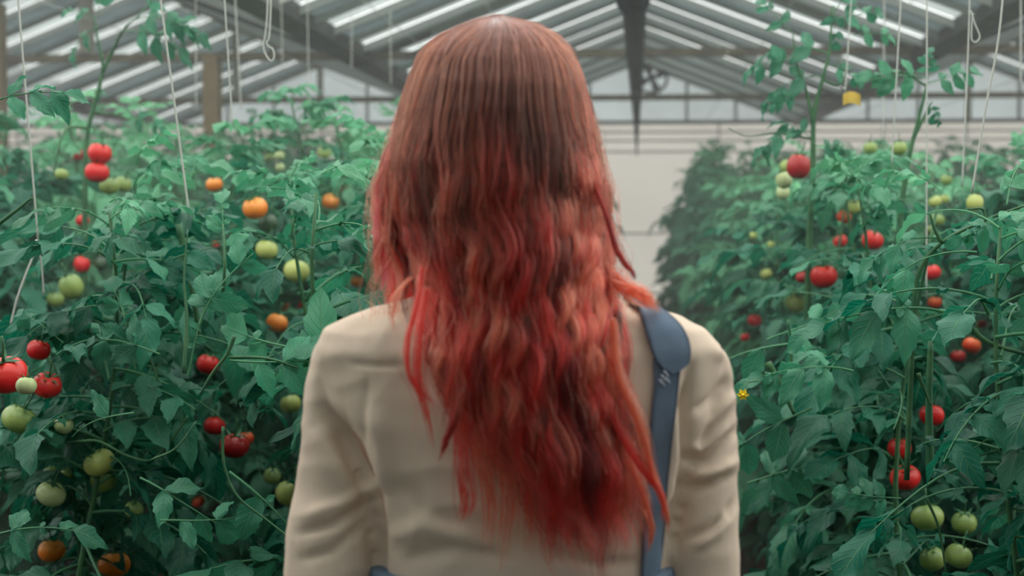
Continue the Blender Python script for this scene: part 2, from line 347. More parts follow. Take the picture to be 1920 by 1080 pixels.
# ------------------------------------------------------------------ tomatoes (table)
# px, py, diameter px, colour, label, real diameter m, tilt
TOM = [
 (12, 703, 86, 'red', 'large ripe red tomato cut by the left picture edge, beside the small pale green one', .072),
 (73, 656, 46, 'red', 'small ripe red tomato hanging uppermost in the red cluster at the far left', .045),
 (88, 722, 58, 'red', 'ripe red tomato right of the pale green one in the far left cluster', .055),
 (49, 723, 40, 'pale', 'small pale green tomato wedged between two red ones at the far left', .032),
 (36, 786, 68, 'green', 'big shiny green tomato just below the far left red cluster', .064),
 (119, 797, 38, 'pale', 'small pale tomato hanging alone right of the big green one, left side', .036),
 (186, 867, 62, 'yellowgreen', 'round yellow-green tomato under an arching stem, upper of an overlapping pair', .060),
 (194, 899, 52, 'green', 'green tomato half hidden below the round yellow-green one under the arching stem', .052),
 (96, 926, 58, 'pale', 'pale green tomato low at left, below two tiny green ones', .056),
 (94, 886, 28, 'green', 'tiny green tomato low at left, left one of the two above the pale fruit', .028),
 (123, 890, 27, 'green', 'tiny green tomato low at left, right one of the two above the pale fruit', .027),
 (251, 955, 36, 'green', 'small green tomato hanging alone from a thin truss, lower left', .035),
 (97, 1032, 52, 'orange', 'orange tomato peeping between dark leaves near the bottom left corner', .056),
 (215, 1058, 62, 'orange', 'large orange tomato cut by the bottom edge, lower left', .066),
 (390, 683, 44, 'red', 'single bright red tomato beside a pale twig left of the shirt', .052),
 (403, 798, 42, 'red', 'glossy red tomato just above the dark red one, left of the shirt', .050),
 (440, 836, 58, 'darkred', 'dark red tomato behind a small leaf, lower of the pair left of the sleeve', .064),
 (462, 822, 30, 'redorange', 'small orange-red tomato touching the dark red one left of the sleeve', .036),
 (372, 940, 26, 'redorange', 'dim orange-red tomato deep in the shade of the lower left leaves', .040),
 (545, 757, 40, 'yellowgreen', 'yellow-green tomato half hidden by the left sleeve at elbow height', .050),
 (543, 925, 54, 'yellowgreen', 'large green tomato against the lower left sleeve, front of its pair', .062),
 (510, 893, 34, 'green', 'small green tomato behind the large one near the lower left sleeve', .042),
 (520, 606, 42, 'orange', 'orange tomato partly covered by leaves left of the person\'s left shoulder', .060),
 (530, 573, 26, 'orange', 'yellow-orange tomato above the leaf-covered orange one near the left shoulder', .045),
 (558, 569, 26, 'redorange', 'small red-orange tomato nearest the left shoulder of the shirt', .045),
 (557, 508, 50, 'yellowgreen', 'broad yellow-green tomato under curved leaves, left of the pink hair lock', .070),
 (500, 468, 42, 'yellowgreen', 'yellow-green tomato above the broad one and below the orange one, left', .060),
 (478, 390, 48, 'orange', 'bright orange tomato left of centre at the height of her ear', .068),
 (503, 418, 38, 'darkgreen', 'dark green tomato tucked under the bright orange one', .055),
 (402, 346, 32, 'orange', 'yellow-orange tomato behind a leaf below the second white twine', .050),
 (187, 287, 46, 'red', 'large red tomato on top of the cluster on the tall left stem', .066),
 (147, 289, 26, 'red', 'smaller red tomato peeping out left of the tall left stem', .048),
 (182, 323, 46, 'red', 'red tomato directly below the top one of the tall left stem', .066),
 (205, 348, 38, 'green', 'green tomato under the red pair of the tall left stem, left of two', .056),
 (231, 345, 34, 'green', 'green tomato under the red pair of the tall left stem, right of two', .052),
 (115, 327, 26, 'green', 'small green tomato left of the red cluster on the tall left stem', .040),
 (155, 414, 26, 'red', 'small red tomato among leaves below the tall left stem\'s cluster', .042),
 (153, 496, 32, 'red', 'oval red tomato beside the knot of the first white twine', .048),
 (189, 494, 24, 'darkgreen', 'tiny dark green tomato right of the oval red one near the twine knot', .036),
 (133, 537, 46, 'green', 'green tomato below the oval red one, left side', .062),
 (104, 561, 34, 'green', 'smaller green tomato lower left of the green one below the twine knot', .050),
 (620, 378, 34, 'orange', 'orange tomato left of the pair hanging beside the brown hair', .062),
 (650, 361, 28, 'redorange', 'red-orange tomato right of the pair hanging beside the brown hair', .052),
 (504, 294, 20, 'pale', 'tiny pale tomato, left one of a trio high on the left', .034),
 (524, 292, 21, 'pale', 'tiny pale tomato, right one of a trio high on the left', .035),
 (525, 314, 18, 'pale', 'tiny pale tomato, bottom one of a trio high on the left', .032),
 (608, 286, 26, 'green', 'blurred light green tomato high in the leaves above the orange pair', .055),
 (670, 527, 26, 'orange', 'blurred orange tomato close beside the pink hair lock', .045),
 (404, 458, 14, 'red', 'speck of a red tomato half hidden right of the second twine', .030),
 (1497, 312, 44, 'darkred', 'dark red elongated tomato on the tall plant right of the aisle', .066),
 (1474, 312, 24, 'green', 'green tomato half behind the dark red elongated one', .040),
 (1470, 338, 30, 'pale', 'pale green tomato just below the dark red elongated one', .046),
 (1468, 361, 25, 'pale', 'small pale green tomato lowest under the dark red elongated one', .040),
 (1632, 277, 26, 'green', 'small green tomato right of the yellow card, left of two', .042),
 (1686, 278, 29, 'green', 'small green tomato behind the slanting twine right of the yellow card', .044),
 (1601, 387, 28, 'yellowgreen', 'yellow-green tomato just above an orange-red one in the right rows', .042),
 (1583, 406, 28, 'redorange', 'orange-red tomato under the yellow-green one in the right rows', .044),
 (1575, 452, 27, 'red', 'small red tomato left of the brighter one in the right rows', .042),
 (1636, 450, 40, 'red', 'bright red tomato right of the aisle, above and right of the biggest one', .058),
 (1544, 518, 50, 'red', 'biggest round red tomato in the middle of the right rows', .068),
 (1504, 520, 24, 'darkred', 'small dark red tomato beside the biggest round red one', .038),
 (1748, 511, 32, 'red', 'red tomato half hidden under a leaf at the right, level with her shoulders', .046),
 (1753, 567, 26, 'redorange', 'small orange tomato directly below the half hidden red one at right', .040),
 (1842, 608, 18, 'red', 'tiny red tomato near the right edge above an orange one', .030),
 (1822, 648, 34, 'redorange', 'orange-red tomato near the right picture edge among dark leaves', .046),
 (1797, 668, 28, 'darkred', 'dark red tomato left below the orange-red one near the right edge', .040),
 (1775, 337, 22, 'green', 'tiny green tomato highest of the right hand green ones', .036),
 (1753, 378, 24, 'yellowgreen', 'small yellow-green tomato, left of a touching pair at right', .038),
 (1770, 373, 20, 'yellowgreen', 'small yellow-green tomato, right of a touching pair at right', .034),
 (1758, 412, 26, 'green', 'green tomato below the touching yellow-green pair at right', .040),
 (1828, 380, 30, 'yellowgreen', 'elongated yellow-green tomato at the foot of the slanting right twine', .044),
 (1745, 432, 20, 'green', 'tiny green tomato lowest below the touching pair at right', .034),
 (1415, 601, 26, 'red', 'small red tomato in the blur just above the right shoulder', .046),
 (1397, 632, 18, 'red', 'tiny red tomato in the blur closest to the right shoulder', .032),
 (1492, 568, 38, 'yellowgreen', 'blurred yellow-green tomato below the biggest round red one', .070),
 (1436, 513, 22, 'yellowgreen', 'blurred small yellow-green tomato left of the biggest round red one', .039),
 (1748, 778, 45, 'red', 'red tomato topmost of the three hanging low on the right', .050),
 (1687, 840, 44, 'red', 'red tomato middle of the three hanging low on the right', .050),
 (1697, 895, 56, 'red', 'large red tomato lowest of the three, with a leaf over its side', .062),
 (1739, 970, 60, 'green', 'flattened green tomato below the three red ones, upper left of four', .064),
 (1808, 980, 46, 'green', 'green tomato in shade, upper right of the four low green ones', .052),
 (1749, 1048, 48, 'green', 'green tomato at the bottom edge, lower left of four', .052),
 (1797, 1042, 50, 'green', 'green tomato at the bottom edge, lower right of four', .053),
 (1413, 441, 15, 'yellowgreen', 'tiny yellow-green tomato in the hazy row beside the aisle, upper one', .027),
 (1446, 458, 15, 'yellowgreen', 'tiny yellow-green tomato in the hazy row beside the aisle, lower one', .027),
]
TP = []            # px, py, r px, D, centre
for (px, py, dpx, col, lab, real) in TOM:
    D = max(2.12, real * FPX / dpx)
    TP.append((px, py, dpx / 2, D))
TPF = TP + [(1598, 186, 26, 3.58), (1393, 740, 12, 2.5)]

# ------------------------------------------------------------------ leaves
def leaflet(L, Wd, seed, rows=11, cols=3, lobes=4, droop=.25, fold=.35):
    r = np.random.RandomState(seed)
    t = np.linspace(0, 1, rows); vv = np.linspace(-1, 1, 2 * cols + 1)
    base = np.sin(np.pi * np.clip(t, 0, 1) ** .72) ** .85
    base = base * (1 - .25 * t)
    saw = (t * lobes + .15) % 1.0
    wl = base * (1 + .28 * (saw - .5)); wr = base * (1 + .28 * (((t * lobes + .4) % 1.0) - .5))
    wl[0] = wr[0] = .03; wl[-1] = wr[-1] = 0.0
    V = []; UV = []
    tw = r.uniform(-.35, .35); cv = r.uniform(-.25, .25)
    for i, tt in enumerate(t):
        for v in vv:
            wdt = (wl[i] if v < 0 else wr[i]) * Wd / 2
            x = L * tt + (abs(v) * wdt * .35); y = v * wdt + cv * L * tt * tt * .5
            z = -droop * L * tt ** 2 + abs(v) ** 1.3 * wdt * fold + .06 * L * math.sin(tt * 9 + 2 * v + seed) * abs(v) + v * wdt * tw * tt
            z -= .25 * abs(v) ** 3 * wdt
            V.append((x, y, z)); UV.append((tt, (v + 1) / 2))
    n = len(vv); F = []
    for i in range(rows - 1):
        for k in range(n - 1): F.append((i * n + k, i * n + k + 1, (i + 1) * n + k + 1, (i + 1) * n + k))
    return np.array(V), np.array(F), np.array(UV)

def rot(az, el, roll=0):
    return np.array(Matrix.Rotation(az, 3, 'Z') @ Matrix.Rotation(-el, 3, 'Y') @ Matrix.Rotation(roll, 3, 'X'))

def compound(seed, L=1.0, pairs=3, hi=False):
    """a tomato leaf of unit length along +X: arching rachis, paired lobed leaflets, a large end leaflet"""
    r = np.random.RandomState(seed); Vs = []; Fs = []; UVs = []; pid = []; n0 = 0; rid = []
    def P(t): return np.array((t * .86, .05 * math.sin(3 * t + seed), .20 * t - .42 * t * t))
    def D(t): d = P(t + .02) - P(t - .02); return d / np.linalg.norm(d)
    def put(Lf, Wf, base, az, el, roll, res):
        nonlocal n0
        V, F, UV = leaflet(Lf, Wf, r.randint(1e6), rows=12 if hi else 9, cols=3 if hi else 2, droop=r.uniform(.1, .55), fold=r.uniform(.15, .55), lobes=r.choice([3, 4, 5]))
        V = V @ rot(az, el, roll).T + base
        Vs.append(V); Fs.append(F + n0); UVs.append(UV); rid.append(np.full(len(V), r.rand())); pid.append(np.full(len(V), len(pid) + 1)); n0 += len(V)
    # rachis as a thin square tube
    ts = np.linspace(0, .98, 9); mb = MB(); mb.tube([P(t) for t in ts], [.012 * (1 - .6 * t) for t in ts], 5)
    rv = np.array(mb.V); rf = np.array([f for f in mb.F if len(f) == 4])
    Vs.append(rv); Fs.append(rf); UVs.append(np.tile((.5, .5), (len(rv), 1))); rid.append(np.full(len(rv), .9)); pid = [np.zeros(len(rv), int)]; n0 = len(rv)
    for kx in range(pairs):
        t = .30 + .50 * kx / max(1, pairs - 1) + r.uniform(-.03, .03); d = D(t); az0 = math.atan2(d[1], d[0]); el0 = math.asin(d[2])
        Lf = (.30 + .10 * math.sin(math.pi * (kx + .6) / pairs)) * r.uniform(.85, 1.15)
        for s in (-1, 1):
            put(Lf, Lf * r.uniform(.50, .62), P(t), az0 + s * R(r.uniform(48, 75)), el0 + R(r.uniform(-25, 18)), s * R(r.uniform(-25, 25)), 1)
        if r.rand() < .8:
            t2 = t + .07; l2 = r.uniform(.08, .13)
            for s in (-1, 1): put(l2, l2 * .7, P(t2), az0 + s * R(70), el0, 0, 0)
    d = D(.95); put(r.uniform(.36, .46), r.uniform(.24, .30), P(.95), math.atan2(d[1], d[0]), math.asin(d[2]) - .1, R(r.uniform(-20, 20)), 1)
    return np.concatenate(Vs), np.concatenate(Fs), np.concatenate(UVs), np.concatenate(rid), np.concatenate(pid)
TEMPL = [compound(11 + 7 * i, pairs=3 + (i % 2)) for i in range(9)]
TEMPH = [compound(411 + 7 * i, pairs=3 if i % 3 else 2, hi=True) for i in range(8)]

def blocks_fruit(Wp, k=.95):
    """per point: does it stand between the photographer's place and a fruit that the picture shows"""
    x, y, z = proj(Wp); bad = np.zeros(len(x), bool)
    for (tx, ty, tr, D) in TPF:
        if z.min() > D + .02: continue
        bad |= (np.hypot(x - tx, y - ty) < tr * k) & (z < D + .02)
    return bad
def prune(W, F, UV, rid, pid, loc):
    """drop the leaflets that hide a fruit"""
    bad = blocks_fruit(W + np.array(loc))
    if not bad.any(): return W, F, UV, rid
    drop = np.unique(pid) if bad[pid == 0].any() else np.unique(pid[bad]); keepv = ~np.isin(pid, drop)
    new = np.cumsum(keepv) - 1; Fk = F[keepv[F].all(1)]
    return W[keepv], new[Fk], UV[keepv], rid[keepv]

def foliage_arrays(rs, h, nl, spread, zmin=.2, loc=None, temps=TEMPL, ztop_small=True, young=.25, gap=None):
    Vs = []; Fs = []; UVs = []; A = []; B = []; n0 = 0
    lean = rs.uniform(-.06, .06, 2); ph = rs.uniform(0, 6.28)
    def S(z): return np.array((lean[0] * z + .045 * math.sin(4.1 * z + ph), lean[1] * z + .04 * math.cos(3.6 * z + ph), z))
    az = rs.uniform(0, 6.28)
    for i in range(nl):
        f = (i + rs.uniform(0, .7)) / nl; z = zmin + (h - zmin) * f ** .9
        az += 2.4 + rs.uniform(-.4, .4)
        k = rs.randint(len(temps)); V, F, UV, rid, pid = temps[k]
        sc = spread * (1.0 if loc is not None else 1.35 - .6 * f) * rs.uniform(.75, 1.15) * (1 - .55 * max(0, (f - .75) / .25) if ztop_small else 1)
        el = R(rs.uniform(-20, 35) + (28 * max(0, f - .7) / .3))
        W = (V * sc) @ rot(az, el, R(rs.uniform(-25, 25))).T + S(z)
        if loc is not None:
            W, F, UV, rid = prune(W, F, UV, rid, pid, loc)
        if not len(W): continue
        Vs.append(W); Fs.append(F + n0); UVs.append(UV); n0 += len(W)
        A.append(np.clip((rid * .55 + rs.uniform(0, .45)) * (.30 + .8 * f), 0, 1)); young_lit = young * (rs.rand() ** 2 if loc is not None else .55 + .45 * rs.rand()) + (.55 * max(0, (f - .85) / .15))  # lower leaves darkened as painted shade; far plants paled as painted light
        B.append(np.full(len(W), young_lit))
    st = [S(z) for z in np.linspace(0, h * .97, 14)]
    if not Vs: return None, st
    return (np.concatenate(Vs), np.concatenate(Fs), np.concatenate(UVs), np.concatenate(A), np.concatenate(B)), st

def fol_mesh(name, arr):
    V, F, UV, A, B = arr
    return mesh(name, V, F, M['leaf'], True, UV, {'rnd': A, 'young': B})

PLANTS = []
def height_at(x, D, rs):
    if D < 3.1: h = 1.42 + .025 * abs(x)
    elif D < 4.5: h = 1.56
    else: h = 1.66 + .02 * (D - 4.5)
    if x > 0 and D > 4.5: h = 1.52 + .045 * (D - 4.5)
    if x < 0 and D > 5: h += .07
    return h + (rs.uniform(-.09, .09) if D < 4.5 else rs.uniform(-.12, .16))
NEAR = {
 158: 'leafy tomato plant filling the lower right, leaves round the three low red tomatoes',
 28: 'large tomato plant at the lower left, leaves round the yellow-green tomatoes on the arching stem',
 1: 'tomato plant directly beside the left sleeve of the shirt',
 29: 'tomato plant behind the front one at lower left, showing dark leaves between low tomatoes',
 160: 'tomato plant at the right below the red tomato that hides under a leaf',
 159: 'dark low tomato plant between the right sleeve and the three low red tomatoes',
 30: 'tomato plant around the foot of the thick slanting twine left of centre',
 31: 'tomato plant behind the broad yellow-green tomato left of the pink hair lock',
 162: 'tomato plant right of the sleeve, directly below the biggest round red tomato',
 164: 'blurred tomato plant just left of the biggest round red tomato, beside the aisle',
 161: 'tomato plant straight below the yellow card, behind the pair of red tomatoes',
 2: 'tomato plant just above the left shoulder, leaves round the half covered orange tomatoes',
 59: 'tomato plant at the far left behind the knot of the twine',
 165: 'blurred tomato plant that shows just beside the upper right sleeve',
 163: 'tomato plant right behind the biggest round red tomato',
 3: 'blurred tomato plant against the hair, right below the pair of orange tomatoes',
 57: 'tomato plant at the left picture edge, above the cluster of large red tomatoes',
 58: 'tomato plant glimpsed beside the loose end of the knotted twine',
 168: 'hazy tomato plant above the right shoulder, where the aisle row starts to blur',
 32: 'tomato plant glimpsed between leaves just left of the shirt shoulder',
 189: 'tomato plant behind the elongated yellow-green tomato near the right edge',
 4: 'blurred tomato plant touching the brown hair, above the pair of orange tomatoes',
 33: 'tomato plant between the bright orange tomato and the pair of orange ones by the hair',
 190: 'tomato plant behind the small green tomatoes strung near the long straight twine',
 60: 'tomato plant behind the green tomato that hangs below the oval red one',
 62: 'blurred tomato plant between the tall left stem and the thick slanting twine, upper part',
 61: 'tomato plant right of the green tomatoes on the tall left stem',
 187: 'dark tomato plant at the lower right edge of the picture',
 188: 'dark tomato plant just left of the one at the lower right edge'}
def far_label(rx, D):
    if rx == .58: return ('hazy tomato plant in the row that borders the aisle on the right', 'tomato plants of the right aisle row') if D > 4.9 else ('tomato plant of the right aisle row, seen in scraps behind nearer leaves', 'tomato plants behind nearer ones on the right')
    if rx == -.58: return 'blurred tomato plant in the aisle row on the left, largely behind the red hair', 'tomato plants of the left aisle row'
    if rx == -1.08: return 'blurred tomato plant in the second row, left of the brown hair', 'tomato plants of the second row on the left'
    if rx == 1.08: return 'tomato plant in the second row right of the aisle, mostly behind nearer plants', 'tomato plants of the second row on the right'
    if rx > 0: return 'blurred tomato plant in the far rows near the right edge', 'tomato plants of the far right rows'
    if rx > -3: return 'blurred tomato plant in the middle rows at the left, below the roof post', 'tomato plants of the middle left rows'
    return 'hazy small-looking tomato plant at far left in front of the pale wall', 'tomato plants of the outer left rows'
SEEN = set([1,2,3,4,5,6,7,8,9,10,11,12,13,14,15,16,17,18,19,21,22,23,24,25,26,27,28,29,30,31,32,33,34,35,36,37,57,58,59,60,61,62,63,64,65,66,67,68,69,70,71,72,73,75,85,86,87,88,89,90,91,92,93,94,95,96,97,100,101,103,118,119,120,121,122,123,124,125,130,147,148,149,150,151,153,154,158,159,160,161,162,163,164,165,166,167,168,169,170,171,172,173,174,175,176,177,178,179,180,181,182,183,184,187,188,189,190,191,192,193,194,195,196,197,199,200,201,202,203,204,205,206,207,208,209,210,222,223,224,225,226,227,228,229,230,231,235,236,251,253,254,255,256,257,258,259,260,288])
IDX = False
rs = np.random.RandomState(77)
far_sets = []
for i in range(12):
    r_ = np.random.RandomState(900 + i); hh = 1.0
    far_sets.append(foliage_arrays(r_, 1.75, 58, .31, zmin=.2, young=.75))  # high value paints missing light into the far leaves' colour
far_mesh = [(fol_mesh('foliage', a), MB().tube(st, [.009] * 8 + [.007] * 6, 6)) for a, st in far_sets]
far_mesh = [(m_, mesh('stem', tb.V, tb.F, M['stem'])) for m_, tb in far_mesh]
ROWS = [-.58, -1.08, -1.98, -2.46, -3.4, -3.9, .58, 1.08, 1.98, 2.46, 3.4, 3.9]
idx = 0
for rx in ROWS:
    D = 2.42 + (.12 if abs(rx) > 1 else 0)
    while D < 13.9:
        x = rx + rs.uniform(-.05, .05); Dj = D + rs.uniform(-.06, .06)
        idx += 1
        if abs(x / Dj) < .80 * 1.0 and abs(x - 0) < 1195 / FPX * (Dj + .45) + .45:
            near = Dj < 4.9 and abs(rx) < 2.2
            h = height_at(x, Dj, rs)
            if Dj > 13.78 or SEEN is not None and idx not in SEEN: D += .40 if Dj < 6 else .46; continue
            p = empty('tomato_plant', (x, Dj, 0))
            if IDX: p['idx'] = idx
            if idx in NEAR: tag(p, NEAR[idx], 'tomato plant', 'tomato plants')
            else: lb_, gr_ = far_label(rx, Dj); tag(p, lb_, 'tomato plant', gr_)
            if near:
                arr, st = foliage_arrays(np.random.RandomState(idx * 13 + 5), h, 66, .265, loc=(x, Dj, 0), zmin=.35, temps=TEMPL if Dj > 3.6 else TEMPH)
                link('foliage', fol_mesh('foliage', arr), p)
                link('stem', mesh('stem', *(lambda t: (t.V, t.F))(MB().tube(st, list(np.linspace(.0085, .003, 14)), 8)), M['stem']), p)
            else:
                fm, sm = far_mesh[idx % 12]
                a = link('foliage', fm, p); b_ = link('stem', sm, p)
                s_ = h / 1.75; p.scale = (1.0, 1.0, s_); p.rotation_euler.z = (idx * 2.399) % 6.283
            PLANTS.append((p, x, Dj, rx, idx, near))
        D += .40 if Dj < 6 else .46

ORD = ['', '', 'second', 'third', 'fourth', 'fifth', 'sixth', 'seventh', 'eighth', 'ninth', 'tenth', 'eleventh', 'twelfth'] + ['%dth' % i for i in range(13, 40)]
RNAME = {.58: 'right aisle row', -.58: 'left aisle row', 1.08: 'second row right of the aisle', -1.08: 'second row left of the aisle', 1.98: 'third row right of the aisle', -1.98: 'third row left of the aisle',
         2.46: 'fourth row right of the aisle', -2.46: 'fourth row left of the aisle', 3.4: 'fifth row right of the aisle', -3.4: 'fifth row left of the aisle', 3.9: 'outermost row at the right', -3.9: 'outermost row at the left'}
for rx in ROWS:
    row = sorted([q for q in PLANTS if q[3] == rx], key=lambda q: -q[2])
    for i, q in enumerate(row):
        if q[4] in NEAR: continue
        q[0]['label'] = '%s tomato plant, %s the far wall in the %s' % ('hazy' if q[2] > 6 else 'leafy', 'nearest' if i == 0 else ORD[i + 1] + ' from', RNAME[rx])
# ------------------------------------------------------------------ tomatoes
def tomato_mesh(seed, elong=1.0):
    r = np.random.RandomState(seed); nu, nv = 28, 18; V = []; F = []
    for i in range(nv + 1):
        th = math.pi * i / nv
        for j in range(nu):
            ph = 2 * math.pi * j / nu
            rad = .5 * (1 + .025 * math.cos(5 * ph + seed) * math.sin(th) + .015 * math.cos(3 * ph + 1))
            x = rad * math.sin(th) ** .92 * math.cos(ph); y = rad * math.sin(th) ** .92 * math.sin(ph)
            z = .5 * .88 * elong * math.cos(th) - .085 * math.exp(-(th / .38) ** 2) + .03 * math.exp(-((math.pi - th) / .3) ** 2)
            V.append((x, y, z))
    for i in range(nv):
        for j in range(nu): F.append((i * nu + j, (i + 1) * nu + j, (i + 1) * nu + (j + 1) % nu, i * nu + (j + 1) % nu))
    return V, F
def calyx_mesh(seed, zt):
    r = np.random.RandomState(seed); mb = MB()
    for kx in range(6):
        a = 2 * math.pi * kx / 6 + r.uniform(-.2, .2); ln = r.uniform(.44, .60); up = r.uniform(.02, .22)
        V = []; n = 6
        for i in range(n + 1):
            t = i / n; rr_ = .03 + ln * t; wd = .075 * math.sin(math.pi * min(1, t * .8 + .2)) * (1 - t * .6); z = zt + .02 + up * t * t * 1.5 - .05 * t + .03 * math.sin(t * 6 + kx)
            c, s = math.cos(a), math.sin(a)
            V += [(c * rr_ - s * wd, s * rr_ + c * wd, z), (c * rr_, s * rr_, z + .015), (c * rr_ + s * wd, s * rr_ - c * wd, z)]
        F = []
        for i in range(n):
            for q in (0, 1): F.append((i * 3 + q, i * 3 + q + 1, (i + 1) * 3 + q + 1, (i + 1) * 3 + q))
        mb.add(V, F)
    return mb
M['calyx'] = mat('green_calyx', (.03, .13, .055), .5, .3, trans=.15)
TCACHE = {}
trr = np.random.RandomState(4)
for i, ((px, py, dpx, col, lab, real), (_, _, _, D)) in enumerate(zip(TOM, TP)):
    sd = i % 4; el = 1.25 if 'elongated' in lab or 'oval' in lab else (.93 if 'flattened' in lab or dpx > 54 else 1.02)
    kx = (sd, col, el)
    if kx not in TCACHE:
        V, F = tomato_mesh(sd, el); zt = .44 * el - .085
        st = MB().tube([(0, 0, zt - .01), (.02, 0, zt + .18), (.06, .03, zt + .38), (.05, .06, zt + .62)], [.04, .032, .03, .034], 8)
        cm = calyx_mesh(sd, zt)
        TCACHE[kx] = (mesh('tomato', V, F, FR[col]), mesh('calyx', cm.V, cm.F, M['calyx']), mesh('stalk', st.V, st.F, M['stem']))
    a, bm_, c_ = TCACHE[kx]
    p = at(px, py, D); size = dpx * D / FPX
    o = link('tomato', a); o.location = p; o.scale = (size,) * 3
    o.rotation_euler = (R(trr.uniform(-22, 22)), R(trr.uniform(-22, 22)), trr.uniform(0, 6.28))
    tag(o, lab, 'tomato', 'tomatoes on the vines')
    link('calyx', bm_, o); link('stalk', c_, o)

# ------------------------------------------------------------------ single leaves, shoots and tall plants that stand out
def wire(px_pts, r0, r1, n=8, sub=6):
    cp = catmull([at(*p) for p in px_pts], sub); return MB().tube(cp, list(np.linspace(r0, r1, len(cp))), n)
def local(m_, loc): return [tuple(Vector(v) - Vector(loc)) for v in m_.V]
def nearest_plant(p):
    c = [q for q in PLANTS if q[5]]
    return min(c, key=lambda q: (q[1] - p.x) ** 2 + (q[2] - p.y) ** 2)[0]
def put_leaf(px, py, D, ang, L, face=.7, tilt=0.0, k=None, young=.2, tone=.6, parent=None, keepfruit=True):
    L = L * .86
    base = at(px, py, D); a = R(ang); X = (Vector((1, 0, 0)) * math.cos(a) + Vector((0, 0, 1)) * math.sin(a) + Vector((0, -1, 0)) * tilt).normalized()
    Z = Vector((0, -1, 0)) * face + Vector((0, 0, 1)) * (1 - face); Z = (Z - X * Z.dot(X)).normalized(); Y = Z.cross(X)
    Rm = np.array(Matrix((X, Y, Z)).transposed()); V, F, UV, rid, pid = TEMPH[(int(px * 7 + py) if k is None else k) % len(TEMPH)]
    W = (V * L) @ Rm.T + np.array(base)
    if keepfruit: W, F, UV, rid = prune(W, F, UV, rid, pid, (0, 0, 0))
    parent = parent or nearest_plant(base)
    me = mesh('leaf', W - np.array(parent.location), F, M['leaf'], True, UV, {'rnd': np.clip(rid * .4 + tone * .6, 0, 1), 'young': np.full(len(W), young)})
    return link('leaf', me, parent)
def put_twig(pts, r0, r1, parent=None, m='stem', name='stem'):
    w_ = wire(pts, r0, min(r1, r0) * .6); parent = parent or nearest_plant(at(*pts[0]))
    return link(name, mesh(name, local(w_, parent.location), w_.F, M[m]), parent)
def tall_plant(label, stems, leaves, root):
    b_ = at(*root); p = empty('tomato_plant', (b_.x, b_.y, 0)); tag(p, label, 'tomato plant', 'tomato plants'); p['hand'] = 1
    for pts, r0, r1 in stems: put_twig(pts, r0, r1, p)
    for l in leaves: put_leaf(*l[:4], l[4] * .78, parent=p, **(l[5] if len(l) > 5 else {}))
    return p
TALL = []
TALL.append(tall_plant('tall lanky tomato plant whose bare stem rises from the upper left red cluster',
 [([(150, 900, 4.0), (158, 500, 4.0), (160, 330, 4.0), (166, 240, 4.0), (192, 135, 4.0), (184, 80, 4.0), (176, 30, 4.0)], .011, .0035),
  ([(192, 135, 4.0), (212, 95, 4.0), (232, 55, 3.95), (262, 30, 3.9)], .006, .003),
  ([(162, 240, 4.0), (128, 240, 3.95), (112, 270, 3.9), (100, 330, 3.9)], .005, .003),
  ([(172, 210, 4.0), (215, 215, 4.0), (245, 225, 4.0)], .004, .002)],
 [(176, 30, 4.0, 160, .16, dict(face=.5)), (180, 50, 4.0, 215, .20, dict(face=.5, tone=.3)), (250, 40, 3.9, 5, .24, dict(face=.5)), (262, 30, 3.9, 50, .22), (235, 55, 3.9, -15, .26, dict(face=.6, tone=.3)),
  (290, 30, 3.9, -20, .22, dict(tone=.2)), (182, 25, 4.0, 80, .15), (240, 222, 4.0, -10, .16), (200, 170, 4.0, 200, .08)], (150, 900, 4.0)))
TALL.append(tall_plant('tall tomato plant right of the aisle whose leafy top reaches past the yellow card',
 [([(1512, 900, 3.7), (1516, 500, 3.7), (1524, 330, 3.7), (1526, 220, 3.7), (1542, 150, 3.7), (1556, 90, 3.7), (1560, 10, 3.7)], .010, .0035),
  ([(1524, 230, 3.7), (1512, 170, 3.7), (1494, 120, 3.7), (1486, 60, 3.7)], .005, .0025),
  ([(1542, 150, 3.7), (1572, 160, 3.7), (1585, 140, 3.7), (1570, 110, 3.7)], .003, .0015),
  ([(1520, 260, 3.7), (1460, 250, 3.7), (1400, 255, 3.65), (1365, 240, 3.6)], .003, .0015)],
 [(1556, 100, 3.7, 170, .26, dict(face=.5, tone=.4)), (1540, 140, 3.7, 195, .24, dict(face=.5, tone=.3)), (1486, 60, 3.7, 130, .18, dict(tone=.3)), (1494, 110, 3.7, 190, .20), (1560, 40, 3.7, 20, .20),
  (1562, 10, 3.7, -80, .16, dict(tone=.1)), (1562, 20, 3.7, 60, .18), (1520, 250, 3.7, 185, .22, dict(face=.4, tone=.3)), (1552, 120, 3.7, -20, .16), (1500, 170, 3.7, 200, .15), (1524, 260, 3.7, 150, .16, dict(tone=.1)),
  (1600, 70, 3.7, 10, .16, dict(young=.4)), (1530, 270, 3.7, -10, .14, dict(tone=.2))], (1512, 900, 3.7)))
TALL.append(tall_plant('tomato plant with a forked bare stem right of the yellow card',
 [([(1660, 900, 3.5), (1680, 500, 3.5), (1700, 320, 3.5), (1718, 240, 3.5), (1732, 185, 3.5), (1738, 150, 3.5)], .009, .003),
  ([(1712, 260, 3.5), (1735, 215, 3.5), (1748, 190, 3.5)], .005, .002), ([(1735, 160, 3.5), (1690, 135, 3.5), (1650, 150, 3.5)], .003, .0015)],
 [(1738, 150, 3.5, 165, .22, dict(young=.35)), (1738, 155, 3.5, 20, .20, dict(young=.3)), (1700, 140, 3.5, 190, .20, dict(young=.3)), (1738, 150, 3.5, 80, .12), (1740, 190, 3.5, -60, .10, dict(tone=.1))], (1660, 900, 3.5)))
